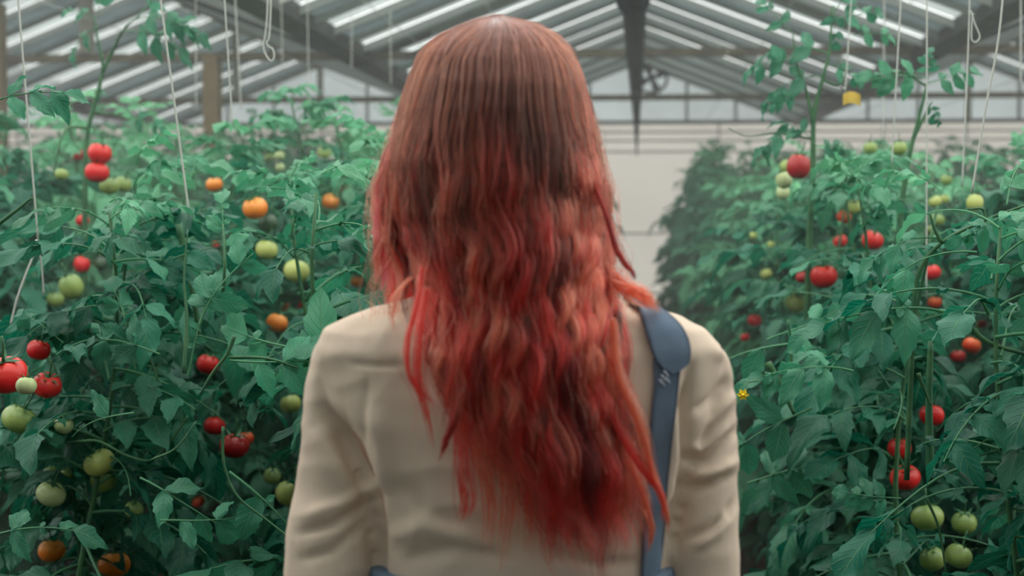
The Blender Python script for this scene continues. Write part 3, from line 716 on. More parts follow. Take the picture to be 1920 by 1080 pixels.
TALL.append(tall_plant('tomato plant at the right edge with a light stem slanting up to the picture edge',
 [([(1700, 900, 2.5), (1712, 620, 2.5), (1722, 515, 2.5), (1766, 455, 2.5), (1850, 412, 2.5), (1925, 384, 2.5)], .005, .0032),
  ([(1766, 455, 2.5), (1752, 428, 2.5), (1744, 400, 2.5)], .004, .003), ([(1848, 414, 2.5), (1842, 392, 2.5), (1815, 392, 2.48)], .003, .002)],
 [(1744, 404, 2.5, 95, .13, dict(face=.8, tone=.9)), (1830, 395, 2.48, 175, .18, dict(tone=.3)), (1760, 450, 2.5, 185, .20, dict(face=.4)), (1850, 412, 2.5, -20, .18), (1900, 400, 2.45, 200, .16, dict(tone=.9))], (1700, 900, 2.5)))
for l in [ # left
 (-30, 440, 2.40, 28, .30, dict(face=.75, tone=.8, k=1)), (-20, 190, 2.35, 15, .17, dict(face=.5, tone=.5)), (258, 690, 2.45, 110, .20, dict(face=.55, tone=.8)), (432, 668, 2.2, -2, .20, dict(face=.75, tone=.9, k=2)),
 (680, 700, 2.3, 160, .30, dict(face=.9, tone=1, k=3, young=.35)), (418, 715, 2.2, -18, .22, dict(face=.7, tone=.9, k=5)), (640, 770, 2.25, 200, .28, dict(face=.9, tone=.9, k=4, young=.25)), (425, 890, 2.25, -42, .26, dict(face=.8, tone=.8, k=6)),
 (175, 1010, 2.2, -25, .25, dict(face=.6, tone=.25, k=2)), (-20, 1000, 2.2, 5, .18, dict(face=.6, tone=.3)), (-40, 930, 2.2, 10, .20, dict(face=.6, tone=.2)), (345, 700, 2.35, 72, .20, dict(face=.8, tone=.6)),
 (418, 500, 2.5, 92, .16, dict(face=.8, tone=.8, young=.4)), (480, 470, 2.6, 15, .20, dict(face=.35, tone=1)), (300, 660, 2.4, 170, .18, dict(tone=.1)), (250, 770, 2.3, -160, .18, dict(tone=.4)), (260, 900, 2.3, -20, .20, dict(face=.5, tone=.5)),
 (380, 610, 2.35, 60, .20, dict(face=.8, tone=.8)), (560, 600, 2.35, 120, .16, dict(face=.6, tone=.8)), (120, 640, 2.5, 150, .14), (300, 980, 2.25, 10, .16, dict(tone=.5)), (90, 790, 2.4, -30, .12, dict(tone=.5)), (520, 1000, 2.2, 160, .2, dict(tone=.2)),
 # right
 (1480, 640, 2.7, 200, .22, dict(tone=.7)), (1755, 575, 2.4, -75, .17, dict(face=.9, tone=.6)), (1770, 590, 2.4, 172, .26, dict(face=.4, tone=.8)), (1520, 760, 2.6, 215, .24, dict(face=.8, tone=.2)), (1900, 770, 2.3, 225, .15, dict(face=.8, tone=.9)),
 (1935, 1050, 2.15, 182, .20, dict(face=.7, tone=.8, k=3)), (1700, 930, 2.5, -10, .17, dict(face=.6, tone=.6)), (1690, 935, 2.45, 170, .12, dict(tone=.5)), (1600, 700, 2.6, 170, .22, dict(face=.4, tone=.8)), (1440, 640, 2.8, 30, .18, dict(tone=.9, young=.3)),
 (1830, 470, 2.4, 190, .2, dict(face=.35, tone=.9)), (1640, 630, 2.6, 30, .24, dict(face=.4, tone=.9)), (1930, 620, 2.3, 200, .2, dict(tone=.6)), (1400, 900, 2.8, 10, .22, dict(tone=.1)), (1800, 860, 2.4, 10, .2, dict(tone=.3)), (1560, 950, 2.5, 20, .22, dict(tone=.1))]:
    put_leaf(*l[:5], **(l[5] if len(l) > 5 else {}))
for t_ in [([(345, 700, 2.3), (350, 600, 2.32), (345, 520, 2.34), (352, 430, 2.36)], .004, .002), ([(-10, 425, 2.4), (30, 395, 2.4), (60, 370, 2.4)], .004, .003), ([(418, 560, 2.4), (421, 490, 2.4), (418, 420, 2.45)], .0035, .002),
 ([(335, 420, 2.7), (360, 540, 2.7), (375, 640, 2.7)], .007, .007), ([(-20, 600, 2.75), (40, 618, 2.75), (95, 680, 2.75), (118, 760, 2.7), (132, 860, 2.7), (145, 1000, 2.7), (150, 1090, 2.7)], .005, .007),
 ([(128, 830, 2.6), (150, 828, 2.5), (186, 828, 2.5), (240, 855, 2.5), (285, 862, 2.5), (325, 820, 2.5), (352, 780, 2.5)], .0032, .0036), ([(285, 862, 2.3), (330, 840, 2.3), (368, 790, 2.32)], .0025, .002),
 ([(418, 800, 2.15), (420, 870, 2.15), (445, 930, 2.15), (500, 975, 2.15), (545, 1010, 2.15)], .0026, .0032), ([(440, 630, 2.2), (425, 665, 2.2), (398, 700, 2.2), (375, 740, 2.2)], .0035, .003), ([(430, 670, 2.2), (500, 672, 2.2), (560, 690, 2.2)], .003, .002),
 ([(210, 560, 2.5), (250, 610, 2.45), (280, 670, 2.45), (296, 712, 2.45)], .003, .0025), ([(1440, 680, 2.7), (1465, 725, 2.7), (1490, 778, 2.7)], .007, .006), ([(1745, 900, 2.6), (1742, 760, 2.6), (1745, 640, 2.6)], .008, .008),
 ([(1800, 590, 2.35), (1850, 640, 2.35), (1925, 665, 2.35)], .005, .006), ([(1640, 1000, 2.5), (1690, 960, 2.5), (1735, 930, 2.5)], .003, .003), ([(1735, 930, 2.5), (1760, 990, 2.5), (1775, 1080, 2.5)], .003, .003), ([(1722, 700, 2.5), (1735, 735, 2.5), (1745, 760, 2.5)], .004, .003),
 ([(1480, 745, 2.7), (1484, 660, 2.7), (1478, 600, 2.7)], .004, .003)]:
    put_twig(*t_)
# yellow blossoms
def blossom(px, py, D, r, label):
    o = empty('tomato_flower', at(px, py, D)); tag(o, label, 'flower')
    m_ = MB()
    for k in range(6):
        a = k * math.pi / 3; c, s_ = math.cos(a), math.sin(a)
        P_ = [(0, -.001, 0), (c * .6 * r - s_ * .35 * r, -.3 * r, s_ * .6 * r + c * .35 * r), (c * r * 1.15, .1 * r, s_ * r * 1.15), (c * .6 * r + s_ * .35 * r, -.3 * r, s_ * .6 * r - c * .35 * r)]
        m_.add(P_ + [(x, y + .002, z) for x, y, z in P_], [(0, 1, 2, 3), (7, 6, 5, 4), (0, 4, 5, 1), (1, 5, 6, 2), (2, 6, 7, 3), (3, 7, 4, 0)])
    m_.build('petals', M['flower'], o); MB().tube([(0, .002, 0), (0, -.5 * r, 0), (0, -.9 * r, 0)], [.3 * r, .3 * r, .12 * r], 8).build('stamen', M['flower'], o)
    MB().tube([(0, .002, 0), (.01, .02, .02), (.03, .04, .02)], .0015, 6).build('stalk', M['stem'], o)
blossom(1393, 740, 2.5, .0095, 'yellow tomato blossom beside the right sleeve')

# ------------------------------------------------------------------ twine
def twine(pts, r, label, extra=()):
    cp = catmull([at(*p) for p in pts], 8); o = empty('twine', cp[0]); tag(o, label, 'twine', 'support twines')
    m_ = MB().tube(cp, r, 7); link('string', mesh('string', [tuple(Vector(v) - cp[0]) for v in m_.V], m_.F, M['twine']), o)
    for nm, q, rr2 in extra:
        c2 = catmull([at(*p) for p in q], 8); m2 = MB().tube(c2, rr2, 7); link(nm, mesh(nm, [tuple(Vector(v) - cp[0]) for v in m2.V], m2.F, M['twine']), o)
    return o
def down(px0, px1, y1, D, r, label, extra=(), y0=None):
    top = HV - .06; yt = 400 - (top - EYE.z) * FPX / D
    xt = px0 + (px0 - px1) / max(1, y1) * (0 - yt)
    r = r * .76; extra = [(q_[0], q_[1], q_[2] * .8) for q_ in extra]
    return twine([(xt, yt, D), ((px0 * .5 + px1 * .5) , y1 * .5, D), (px1, y1, D)], r, label, extra)
down(34, 72, 460, 2.5, .0024, 'white twine at the far left, tied in a knot low down', [('knot', [(68, 452, 2.5), (74, 457, 2.49), (70, 464, 2.5), (66, 458, 2.5)], .004), ('loose_end', [(71, 460, 2.5), (50, 510, 2.48), (32, 560, 2.46), (20, 608, 2.45)], .0026), ('loose_end', [(72, 460, 2.5), (78, 500, 2.5), (82, 552, 2.5)], .0022)])
down(301, 355, 404, 2.6, .0026, 'thick white twine slanting down into the leaves left of centre')
down(421, 436, 236, 3.0, .0022, 'pale twine left of the loop, ending in young leaves')
down(441, 452, 205, 4.6, .0024, 'thin faint twine close behind the pale one left of the loop')
down(367, 368, 210, 5.0, .0022, 'faint twine beside the wooden roof post')
D_ = 3.1; yt = 400 - (HV - .06 - EYE.z) * FPX / D_
twine([(512, yt, D_), (502, 0, D_), (498, 60, D_), (494, 86, D_), (499, 104, D_), (509, 115, D_), (514, 106, D_), (511, 92, D_), (500, 80, D_), (507, 30, D_), (513, yt, D_)], .0019, 'white twine knotted into a hanging loop, left of the brown hair')
for a_, b_, y_, dd, lb in ((527, 530, 130, 5.5, 'faint twine just right of the hanging loop'), (576, 580, 210, 5.2, 'thin white twine in the gap between loop and hair'), (660, 659, 130, 6.0, 'faint twine against the bright roof panes, farther left of her head'), (731, 733, 160, 6.0, 'faint twine against the bright roof panes, nearest her head on the left'),
  (1596, 1585, 172, 3.6, 'twine that carries the yellow card'), (1658, 1656, 260, 4.8, 'faint twine between the yellow card and the slanting twine'), (1738, 1737, 560, 3.1, 'long straight twine dropping past the small green tomatoes at right'), (1689, 1672, 312, 3.2, 'slanting white twine ending beside a green tomato, right of the yellow card'),
  (1372, 1362, 130, 6.5, 'faint twine high above the hazy right row'), (1914, 1914, 160, 4.2, 'faint twine at the right picture edge')):
    down(a_, b_, y_, dd, .0022 if dd < 4 else .0024, lb)
D_ = 3.1; yt = 400 - (HV - .06 - EYE.z) * FPX / D_
twine([(1826, yt, D_), (1818, 0, D_), (1817, 40, D_), (1812, 180, D_), (1804, 352, D_)], .0017, 'twine with a small loop near the roof at the right', [('loop', [(1820, 20, D_), (1828, 45, D_), (1837, 68, D_), (1830, 79, D_), (1822, 74, D_), (1822, 50, D_), (1824, 25, D_)], .0016)])
twine([(1905, 400 - (HV - .06 - EYE.z) * FPX / 2.6, 2.6), (1880, 0, 2.6), (1848, 205, 2.6), (1822, 362, 2.6)], .0019, 'thick white twine slanting down near the right edge')
cd_ = tag(empty('yellow_card', at(1598, 186, 3.58)), 'small yellow sticky card hanging among leaves at upper right', 'sticky card')
m_ = MB(); n = 6
V_ = [(-.022 + .042 * i / n, .004 * math.sin(i), -.015 + .028 * j / n + .006 * math.sin(i * .6)) for i in range(n + 1) for j in range(n + 1)]
F_ = [(i * (n + 1) + j, (i + 1) * (n + 1) + j, (i + 1) * (n + 1) + j + 1, i * (n + 1) + j + 1) for i in range(n) for j in range(n)]
k_ = len(V_); m_.add(V_ + [(x, y + .0015, z) for x, y, z in V_], F_ + [tuple(k_ + i for i in f[::-1]) for f in F_]); m_.build('card', M['tagyellow'], cd_)
MB().tube([(-.018, 0, .014), (-.019, -.005, .025), (-.021, .005, .03)], .001, 6).build('tie', M['twine'], cd_)

# ------------------------------------------------------------------ moist air in the house
if HAZE > 0:
    m = bpy.data.materials.new('moist_air'); m.use_nodes = True; t = m.node_tree; t.nodes.remove(t.nodes['Principled BSDF'])
    vs = t.nodes.new('ShaderNodeVolumeScatter'); vs.inputs['Density'].default_value = HAZE; vs.inputs['Color'].default_value = (.95, .97, .96, 1); t.links.new(vs.outputs[0], t.nodes['Material Output'].inputs['Volume'])
    b = MB(); b.box((XL + .1, 3.0, .02), (XR - .1, YEND - .08, HV + RISE - .1)); hzb = b.build('moist_air', m); hzb['kind'] = 'stuff'; tag(hzb, 'thin humid haze filling the greenhouse towards the far wall', 'haze')

# ------------------------------------------------------------------ person
DP = 1.53                                        # distance of the neck axis
FH = Vector((-math.sin(YAW), math.cos(YAW), 0)); RH = Vector((math.cos(YAW), math.sin(YAW), 0))
PO = Vector((0, 0, 0)) + FH * DP
def LP(px, py, yl):
    """local point of the person: seen at that pixel, yl metres in front (+) of or behind (-) the neck axis"""
    r = ray(px, py); p = EYE + r * ((DP + yl) / r.dot(FH)) - PO
    return Vector((p.dot(RH), p.dot(FH), p.z))
def zpy(py, yl=0): return LP(960, py, yl).z
person = tag(empty('person', PO, YAW), 'person seen from behind, long wavy red hair, cream shirt and one blue strap', 'person')

def superring(cx, cy, rx, ryb, ryf, z, n=40, p=2.4, zt=0.0):
    o = []
    for k in range(n):
        a = 2 * math.pi * k / n; c, s = math.cos(a), math.sin(a)
        x = abs(c) ** (2 / p) * (1 if c > 0 else -1) * rx
        y = abs(s) ** (2 / p) * (1 if s > 0 else -1); y *= ryf if y > 0 else ryb
        o.append((cx + x, cy + y, z + zt * x))
    return o
def loft(rings):
    V = [v for r in rings for v in r]; n = len(rings[0]); F = []
    for i in range(len(rings) - 1):
        for k in range(n): F.append((i * n + k, i * n + (k + 1) % n, (i + 1) * n + (k + 1) % n, (i + 1) * n + k))
    F += [tuple(range(n))[::-1], tuple((len(rings) - 1) * n + k for k in range(n))]
    return V, F
def limb(pts, rad, n=20, sub=6):
    cp = catmull(pts, sub); rr_ = np.interp(np.linspace(0, len(pts) - 1, len(cp)), range(len(pts)), rad)
    m = MB(); m.tube(cp, list(rr_), n)
    for p, r_ in ((cp[0], rr_[0]), (cp[-1], rr_[-1])):            # round ends
        V, F = sphere(p, (r_,) * 3); m.add(V, F)
    return m.V, m.F
def sphere(c, r, nu=20, nv=12, rotm=None):
    V = []; F = []
    for i in range(nv + 1):
        th = math.pi * i / nv
        for j in range(nu):
            ph = 2 * math.pi * j / nu
            q = Vector((math.sin(th) * math.cos(ph) * r[0], math.sin(th) * math.sin(ph) * r[1], math.cos(th) * r[2]))
            if rotm is not None: q = rotm @ q
            V.append(Vector(c) + q)
    for i in range(nv):
        for j in range(nu): F.append((i * nu + j, (i + 1) * nu + j, (i + 1) * nu + (j + 1) % nu, i * nu + (j + 1) % nu))
    return V, F
def remeshed(pieces, voxel, smooth=6):
    """one continuous skin around all the pieces"""
    m = MB()
    for V, F in pieces: m.add(V, F)
    o = link('tmp', mesh('tmp', m.V, m.F, None))
    md = o.modifiers.new('r', 'REMESH'); md.mode = 'VOXEL'; md.voxel_size = voxel; md.use_smooth_shade = True
    if smooth:
        sm = o.modifiers.new('s', 'SMOOTH'); sm.factor = .5; sm.iterations = smooth
    dg = bpy.context.evaluated_depsgraph_get(); me = bpy.data.meshes.new_from_object(o.evaluated_get(dg))
    bpy.data.objects.remove(o)
    V = np.zeros(len(me.vertices) * 3); me.vertices.foreach_get('co', V); V = V.reshape(-1, 3)
    Nn = np.zeros(len(me.vertices) * 3); me.vertices.foreach_get('normal', Nn)
    F = [tuple(p.vertices) for p in me.polygons]
    return V, F, Nn.reshape(-1, 3)
def lerp_tab(T, x, j): return float(np.interp(x, [t[0] for t in T], [t[j] for t in T]))

# torso silhouette in the picture: y, left, right, back depth, front depth
TT = [(535, 885, 1010, .050, .050), (552, 800, 1100, .062, .055), (570, 730, 1190, .072, .062), (592, 655, 1272, .082, .068), (615, 606, 1322, .090, .072),
      (650, 592, 1352, .096, .08), (700, 605, 1345, .100, .09), (780, 625, 1325, .104, .10), (880, 672, 1290, .102, .105), (1000, 700, 1262, .096, .10), (1100, 712, 1246, .092, .095), (1200, 716, 1240, .09, .092)]
def torso_rings(grow=0.0, y0=535, y1=1200, n=40):
    o = []
    for py in np.unique(np.concatenate([np.linspace(y0, y1, 26), [t[0] for t in TT if y0 <= t[0] <= y1]])):
        xl, xr = lerp_tab(TT, py, 1), lerp_tab(TT, py, 2); a, b_ = LP(xl, py, 0), LP(xr, py, 0)
        o.append(superring((a.x + b_.x) / 2, 0, (b_.x - a.x) / 2 + grow, lerp_tab(TT, py, 3) + grow, lerp_tab(TT, py, 4) + grow, a.z, n, 2.5))
    return o
PXM = FPX / DP
ARML = [((652, 684), .012, 72), ((638, 745), .010, 67), ((632, 830), .006, 64), ((628, 920), .0, 72), ((622, 1010), -.005, 84), ((622, 1110), -.005, 88), ((632, 1190), .02, 74)]
ARMR = [((1302, 700), .012, 68), ((1313, 755), .010, 64), ((1324, 840), .006, 61), ((1322, 920), .0, 61), ((1320, 1000), -.005, 64), ((1318, 1090), -.005, 68), ((1308, 1180), .02, 60)]
def arm_pts(A, grow): return [LP(p[0], p[1], y) for p, y, r_ in A], [r_ / PXM + grow for p, y, r_ in A]
waist = torso_rings()[-1]; zb = waist[0][2]
# ---- body (one continuous figure)
hz = zpy(205); HC = LP(932, 205, 0); HX = HC.x
bodyp = [loft(torso_rings(-.014)[::-1])]
NB = LP(950, 560, 0)
bodyp.append(limb([NB, (HX * .6 + NB.x * .4, .004, zpy(480)), (HX, .012, zpy(390))], [.058, .052, .054]))
bodyp.append(sphere((HX, .0, hz - .003), (.072, .088, .086), 28, 20))          # skull
bodyp.append(sphere((HX, .040, hz - .050), (.056, .056, .062), 24, 16))        # jaw
bodyp.append(sphere((HX, .082, hz - .094), (.020, .016, .016)))                # chin
bodyp.append(limb([(HX, .090, hz + .002), (HX, .102, hz - .020), (HX, .112, hz - .036)], [.008, .010, .0125], 12))  # nose
for s in (-1, 1):
    bodyp.append(sphere((HX + s * .076, -.004, hz - .018), (.010, .018, .030)))
    bodyp.append(sphere((HX + s * .040, .066, hz - .035), (.022, .020, .024)))
    bodyp.append(limb([(HX + s * .012, .088, hz + .018), (HX + s * .045, .078, hz + .020)], [.010, .009], 10))
bodyp.append(limb([(HX - .020, .086, hz - .066), (HX, .094, hz - .064), (HX + .020, .086, hz - .066)], [.006, .009, .006], 10))
hips = superring(LP(978, 1200, 0).x, 0, .150, .100, .095, zb - .10, 40); hip2 = superring(LP(978, 1200, 0).x, 0, .165, .115, .095, zb - .20, 40); hip3 = superring(LP(978, 1200, 0).x, 0, .150, .10, .09, zb - .27, 40)
w2 = superring(LP(978, 1200, 0).x, 0, .128, .082, .085, zb, 40)
bodyp.append(loft([hip3, hip2, hips, w2])); WX = LP(978, 1200, 0).x
for s in (-1, 1):
    bodyp.append(limb([(WX + s * .082, -.005, zb - .22), (WX + s * .088, .012, zb - .45), (WX + s * .088, .010, .44), (WX + s * .09, -.012, .30), (WX + s * .092, -.005, .085)], [.082, .066, .048, .050, .034]))
    bodyp.append(limb([(WX + s * .092, -.035, .040), (WX + s * .098, .05, .038), (WX + s * .105, .135, .028)], [.036, .036, .028]))
hands = []
for A, s in ((ARML, -1), (ARMR, 1)):
    P, r_ = arm_pts(A, -.012); el = P[-1]
    wr = Vector((el.x + s * -.05, el.y + .17, el.z - .06))
    bodyp.append(limb(P + [el * .5 + wr * .5 + Vector((s * -.005, .01, -.02)), wr], r_[:-1] + [.036, .032, .022]))
    hd = (wr - (el * .5 + wr * .5)).normalized(); side = Vector((s * 1.0, 0.25, 0)).normalized(); side = (side - hd * side.dot(hd)).normalized(); dn = hd.cross(side)
    if dn.z > 0: dn = -dn
    palm = wr + hd * .045
    bodyp.append(limb([wr, wr + hd * .03, palm + hd * .03], [.021, .026, .022], 16))
    for q, (off, L) in enumerate(((-.030, .066), (-.011, .076), (.009, .071), (.027, .056))):
        b0 = palm + hd * .018 + side * off; k1 = b0 + hd * L * .48 + dn * .008; k2 = k1 + hd * L * .28 + dn * L * .30; k3 = k2 + hd * L * .06 + dn * L * .34
        bodyp.append(limb([wr + hd * .035 + side * off * .6, b0, k1, k2, k3], [.011, .0105, .0092, .0084, .0070], 10, 4))
    bt = wr + hd * .028 - side * .022 * 1.0
    bodyp.append(limb([bt, bt + hd * .028 - side * .024 + dn * .006, bt + hd * .056 - side * .026 + dn * .018], [.014, .011, .0085], 10, 4))
V, F, _ = remeshed(bodyp, .0055, 3)
link('body', mesh('body', V, F, M['skin']), person)
for s in (-1, 1):
    v, f = sphere((HX + s * .030, .078, hz), (.0125, .0125, .0125)); ey = link('eye', mesh('eye', v, f, M['eye']), person)
    v, f = sphere((HX + s * .030, .0885, hz), (.0055, .003, .0055)); link('iris', mesh('iris', v, f, M['iris']), ey)
v, f = loft([superring(HX, .1, .018 * q, .006, .006, hz - .066 + dz, 16, 2) for q, dz in ((.5, -.008), (1, -.003), (1, .002), (.4, .006))]); link('lips', mesh('lips', v, f, M['lip']), person)
M['brow'] = mat('eyebrow', (.12, .05, .03), .8, .2)
for s in (-1, 1):
    v, f = limb([(HX + s * .014, .0965, hz + .022), (HX + s * .030, .093, hz + .028), (HX + s * .047, .083, hz + .022)], [.003, .0032, .002], 8); link('eyebrow', mesh('eyebrow', v, f, M['brow']), person)

# ---- shirt
shp = [loft(torso_rings(.0, 548)[::-1])]
for A in (ARML, ARMR):
    P, r_ = arm_pts(A, 0); el = P[-1]; s = -1 if A is ARML else 1
    wr = Vector((el.x + s * -.045, el.y + .15, el.z - .05)); shp.append(limb(P + [el * .5 + wr * .5 + Vector((0, .01, -.02)), wr], r_[:-1] + [.044, .040, .032]))
# collar band
shp.append(limb([LP(885, 548, -.05), LP(950, 542, -.066), LP(1015, 548, -.05)], [.014, .016, .014], 12))
V, F, Nn = remeshed(shp, .0038, 9)
V0 = V.copy()
def to_px(Vl):
    W = np.array(PO) + Vl[:, :1] * np.array(RH) + Vl[:, 1:2] * np.array(FH) + Vl[:, 2:3] * np.array((0, 0, 1))
    x, y, _ = proj(W); return x, y
FOLDS = [  # picture polyline, depth in mm (- groove / + ridge), half width px
 ([(608, 765), (640, 830), (678, 885), (700, 935), (708, 1000), (714, 1090)], -13, 13), ([(590, 800), (625, 870), (660, 930)], 4, 26),
 ([(632, 775), (672, 850), (696, 905)], -5, 11), ([(700, 760), (716, 850), (722, 930)], 4, 22),
 ([(560, 1000), (620, 985), (668, 955), (704, 925)], -5, 9), ([(575, 965), (640, 945), (700, 905)], 4, 12), ([(560, 1050), (620, 1035), (690, 975)], -3, 10),
 ([(655, 681), (700, 685), (772, 684)], -2.2, 5), ([(690, 700), (684, 780), (682, 840)], -1.6, 8), ([(600, 655), (590, 720), (588, 800)], 2, 14),
 ([(1296, 690), (1287, 760), (1286, 850), (1276, 930), (1256, 1000), (1240, 1090)], -11, 11), ([(1270, 760), (1268, 860), (1250, 940)], 4, 16),
 ([(1288, 868), (1322, 862), (1352, 838), (1388, 800)], -6, 8), ([(1292, 845), (1330, 835), (1372, 790)], 5, 9), ([(1290, 893), (1330, 890), (1384, 862)], 5, 9),
 ([(1284, 915), (1330, 912), (1380, 888)], -5, 8), ([(1376, 935), (1362, 968), (1330, 992), (1290, 1010)], -5, 8), ([(1370, 960), (1345, 1000), (1300, 1030)], 4, 9),
 ([(1300, 775), (1335, 748), (1362, 705)], -3.5, 8), ([(1320, 800), (1350, 770), (1378, 735)], 3.5, 9), ([(1344, 655), (1362, 680), (1366, 720)], 3, 9),
 ([(1248, 985), (1262, 1030), (1250, 1090)], 3, 9), ([(760, 1046), (850, 1030), (960, 1046)], -3.5, 15), ([(720, 1010), (800, 985), (900, 1010)], 3.5, 20), ([(740, 900), (800, 960), (880, 990)], -2.5, 18),
 ([(1120, 540), (1170, 560), (1215, 600)], -2.5, 7), ([(700, 590), (720, 640), (780, 700)], 1.5, 20), ([(1030, 1040), (1120, 1060), (1200, 1050)], -3, 14),
]
X, Y = to_px(V); d = np.zeros(len(V))
for pl, dep, hw in FOLDS:
    best = np.full(len(V), 1e9); al = np.zeros(len(V)); n = len(pl) - 1
    for i in range(n):
        ax, ay = pl[i]; bx, by = pl[i + 1]; L2 = (bx - ax) ** 2 + (by - ay) ** 2
        t = np.clip(((X - ax) * (bx - ax) + (Y - ay) * (by - ay)) / L2, 0, 1); dd = np.hypot(X - ax - t * (bx - ax), Y - ay - t * (by - ay))
        m = dd < best; best[m] = dd[m]; al[m] = (i + t[m]) / n
    d += dep * .0013 * np.exp(-(best / hw) ** 2) * np.clip(np.sin(np.pi * np.clip(al * .9 + .05, 0, 1)) * 1.6, 0, 1)
face = np.clip(-Nn[:, 1] * 2.0 + .3, 0, 1)
nz = np.array([noise.noise(Vector((v[0] * 11, v[1] * 11, v[2] * 7))) * .0036 + (.3 - abs(noise.noise(Vector((v[0] * 13 + v[2] * 9 + 5, v[1] * 16, v[2] * 22 - v[0] * 8))))) * .0042 + noise.noise(Vector((v[0] * 44 + 5, v[1] * 44, v[2] * 32))) * .0008 for v in V])
V = V + Nn * (d * face + nz)[:, None]
M['linen'] = mat('cream_linen', (.77, .63, .50), .9, .15, 0, 7, col2=(.72, .585, .46), bump=.35, bscale=900)
shirt = link('shirt', mesh('shirt', V, F, M['linen']), person)
BV = BVHTree.FromPolygons([Vector(v) for v in V], F)
def hit(px, py, off=.004, default=None):
    o = LP(px, py, -.5); dr = (LP(px, py, 0) - o).normalized(); h, nrm, i, ds = BV.ray_cast(o, dr)
    if h is None: return default
    if nrm.dot(dr) > 0: nrm = -nrm
    return h + nrm * off

# ---- overalls: legs, seat, waistband and one visible strap
M['denim'] = mat('slate_blue_denim', (.16, .225, .31), .85, .2, .25, 12, bump=.5, bscale=700)
ovp = [loft([hip3 and superring(WX, 0, .158, .110, .10, zb - .28, 40), superring(WX, 0, .176, .126, .106, zb - .20, 40), superring(WX, 0, .163, .112, .108, zb - .10, 40),
             superring(WX, 0, LP(1252, 1200, 0).x - WX, .1, .102, zb, 40), superring(WX, 0, LP(1262, 1100, 0).x - WX, .108, .104, zpy(1135), 40), superring(WX, 0, LP(1266, 1080, 0).x - WX, .112, .108, zpy(1100, -.11), 40)])]
for s in (-1, 1):
    ovp.append(limb([(WX + s * .082, -.005, zb - .24), (WX + s * .092, .010, zb - .5), (WX + s * .093, .004, .42), (WX + s * .094, -.006, .13)], [.090, .080, .070, .066]))
v, f, nn = remeshed(ovp, .007, 3)
ov = link('overalls', mesh('overalls', v, f, M['denim']), person)
def weave(m, sx, strength, diag=False):
    t = m.node_tree; b = t.nodes['Principled BSDF']; w_ = t.nodes.new('ShaderNodeTexWave'); w_.inputs['Scale'].default_value = sx; w_.inputs['Distortion'].default_value = 1.5
    w_.bands_direction = 'DIAGONAL' if diag else 'Z'
    tcn = t.nodes.new('ShaderNodeTexCoord'); t.links.new(tcn.outputs['Object'], w_.inputs['Vector'])
    bp = t.nodes.new('ShaderNodeBump'); bp.inputs['Strength'].default_value = strength; bp.inputs['Distance'].default_value = .0015
    t.links.new(w_.outputs['Fac'], bp.inputs['Height'])
    if b.inputs['Normal'].links: t.links.new(b.inputs['Normal'].links[0].from_socket, bp.inputs['Normal'])
    t.links.new(bp.outputs[0], b.inputs['Normal'])
weave(M['denim'], 260, .45, True); weave(M['linen'], 230, .25)
def ribbon(rows, name, th=.0022, parent=None, m=None):
    """rows: lists of surface points; a cloth strip with thickness"""
    nr, nc = len(rows), len(rows[0]); P = np.array([[tuple(q) for q in r] for r in rows])
    gu = np.gradient(P, axis=0); gv = np.gradient(P, axis=1); nn_ = np.cross(gu, gv); nn_ /= np.linalg.norm(nn_, axis=2, keepdims=True) + 1e-9
    nn_ = nn_ * (np.sign((nn_ * (P - np.array((0, 0, P[..., 2].mean() - .1)))).sum(2, keepdims=True)))
    A = (P + nn_ * th).reshape(-1, 3); B = P.reshape(-1, 3); V = np.concatenate([A, B]); N_ = nr * nc; F = []
    for i in range(nr - 1):
        for j in range(nc - 1):
            a = i * nc + j; F.append((a, a + 1, a + nc + 1, a + nc)); F.append((N_ + a, N_ + a + nc, N_ + a + nc + 1, N_ + a + 1))
    for i in range(nr - 1):
        for j in (0, nc - 1):
            a = i * nc + j; F.append((a, a + nc, N_ + a + nc, N_ + a))
    for j in range(nc - 1):
        for i in (0, nr - 1):
            a = i * nc + j; F.append((a, N_ + a, N_ + a + 1, a + 1))
    return link(name, mesh(name, V, F, m or M['denim']), parent)
def strip(edges, off, nr=40, nc=7):
    ys = np.linspace(0, len(edges) - 1, nr); rows = []; last = None
    for t in ys:
        l = [np.interp(t, range(len(edges)), [e_[k] for e_ in edges]) for k in range(4)]
        row = []
        for j in range(nc):
            u = j / (nc - 1); px, py = l[0] * (1 - u) + l[2] * u, l[1] * (1 - u) + l[3] * u
            h = hit(px, py, off)
            if h is None: h = LP(px, py, -.03)
            row.append(h)
        rows.append(row)
    return rows
def smooth_rows(rows, it=3):
    P = np.array([[tuple(q) for q in r] for r in rows])
    for _ in range(it): P[1:-1] = .25 * P[:-2] + .5 * P[1:-1] + .25 * P[2:]
    return P
# strap down the back, left x/y right x/y
st_e = [(1222, 672, 1272, 676), (1224, 720, 1268, 722), (1216, 790, 1262, 792), (1212, 860, 1254, 862), (1208, 930, 1246, 932), (1202, 1000, 1238, 1002), (1199, 1080, 1228, 1080), (1194, 1130, 1222, 1130)]
ribbon(smooth_rows(strip(st_e, .003, 60)), 'back_strap', .0022, person)
pad_e = [(1194, 583, 1240, 594), (1198, 598, 1256, 606), (1204, 615, 1274, 624), (1210, 635, 1284, 645), (1216, 655, 1286, 662), (1224, 675, 1282, 680), (1236, 690, 1268, 694), (1248, 697, 1256, 698)]
pr = smooth_rows(strip(pad_e, .0055, 44, 11))
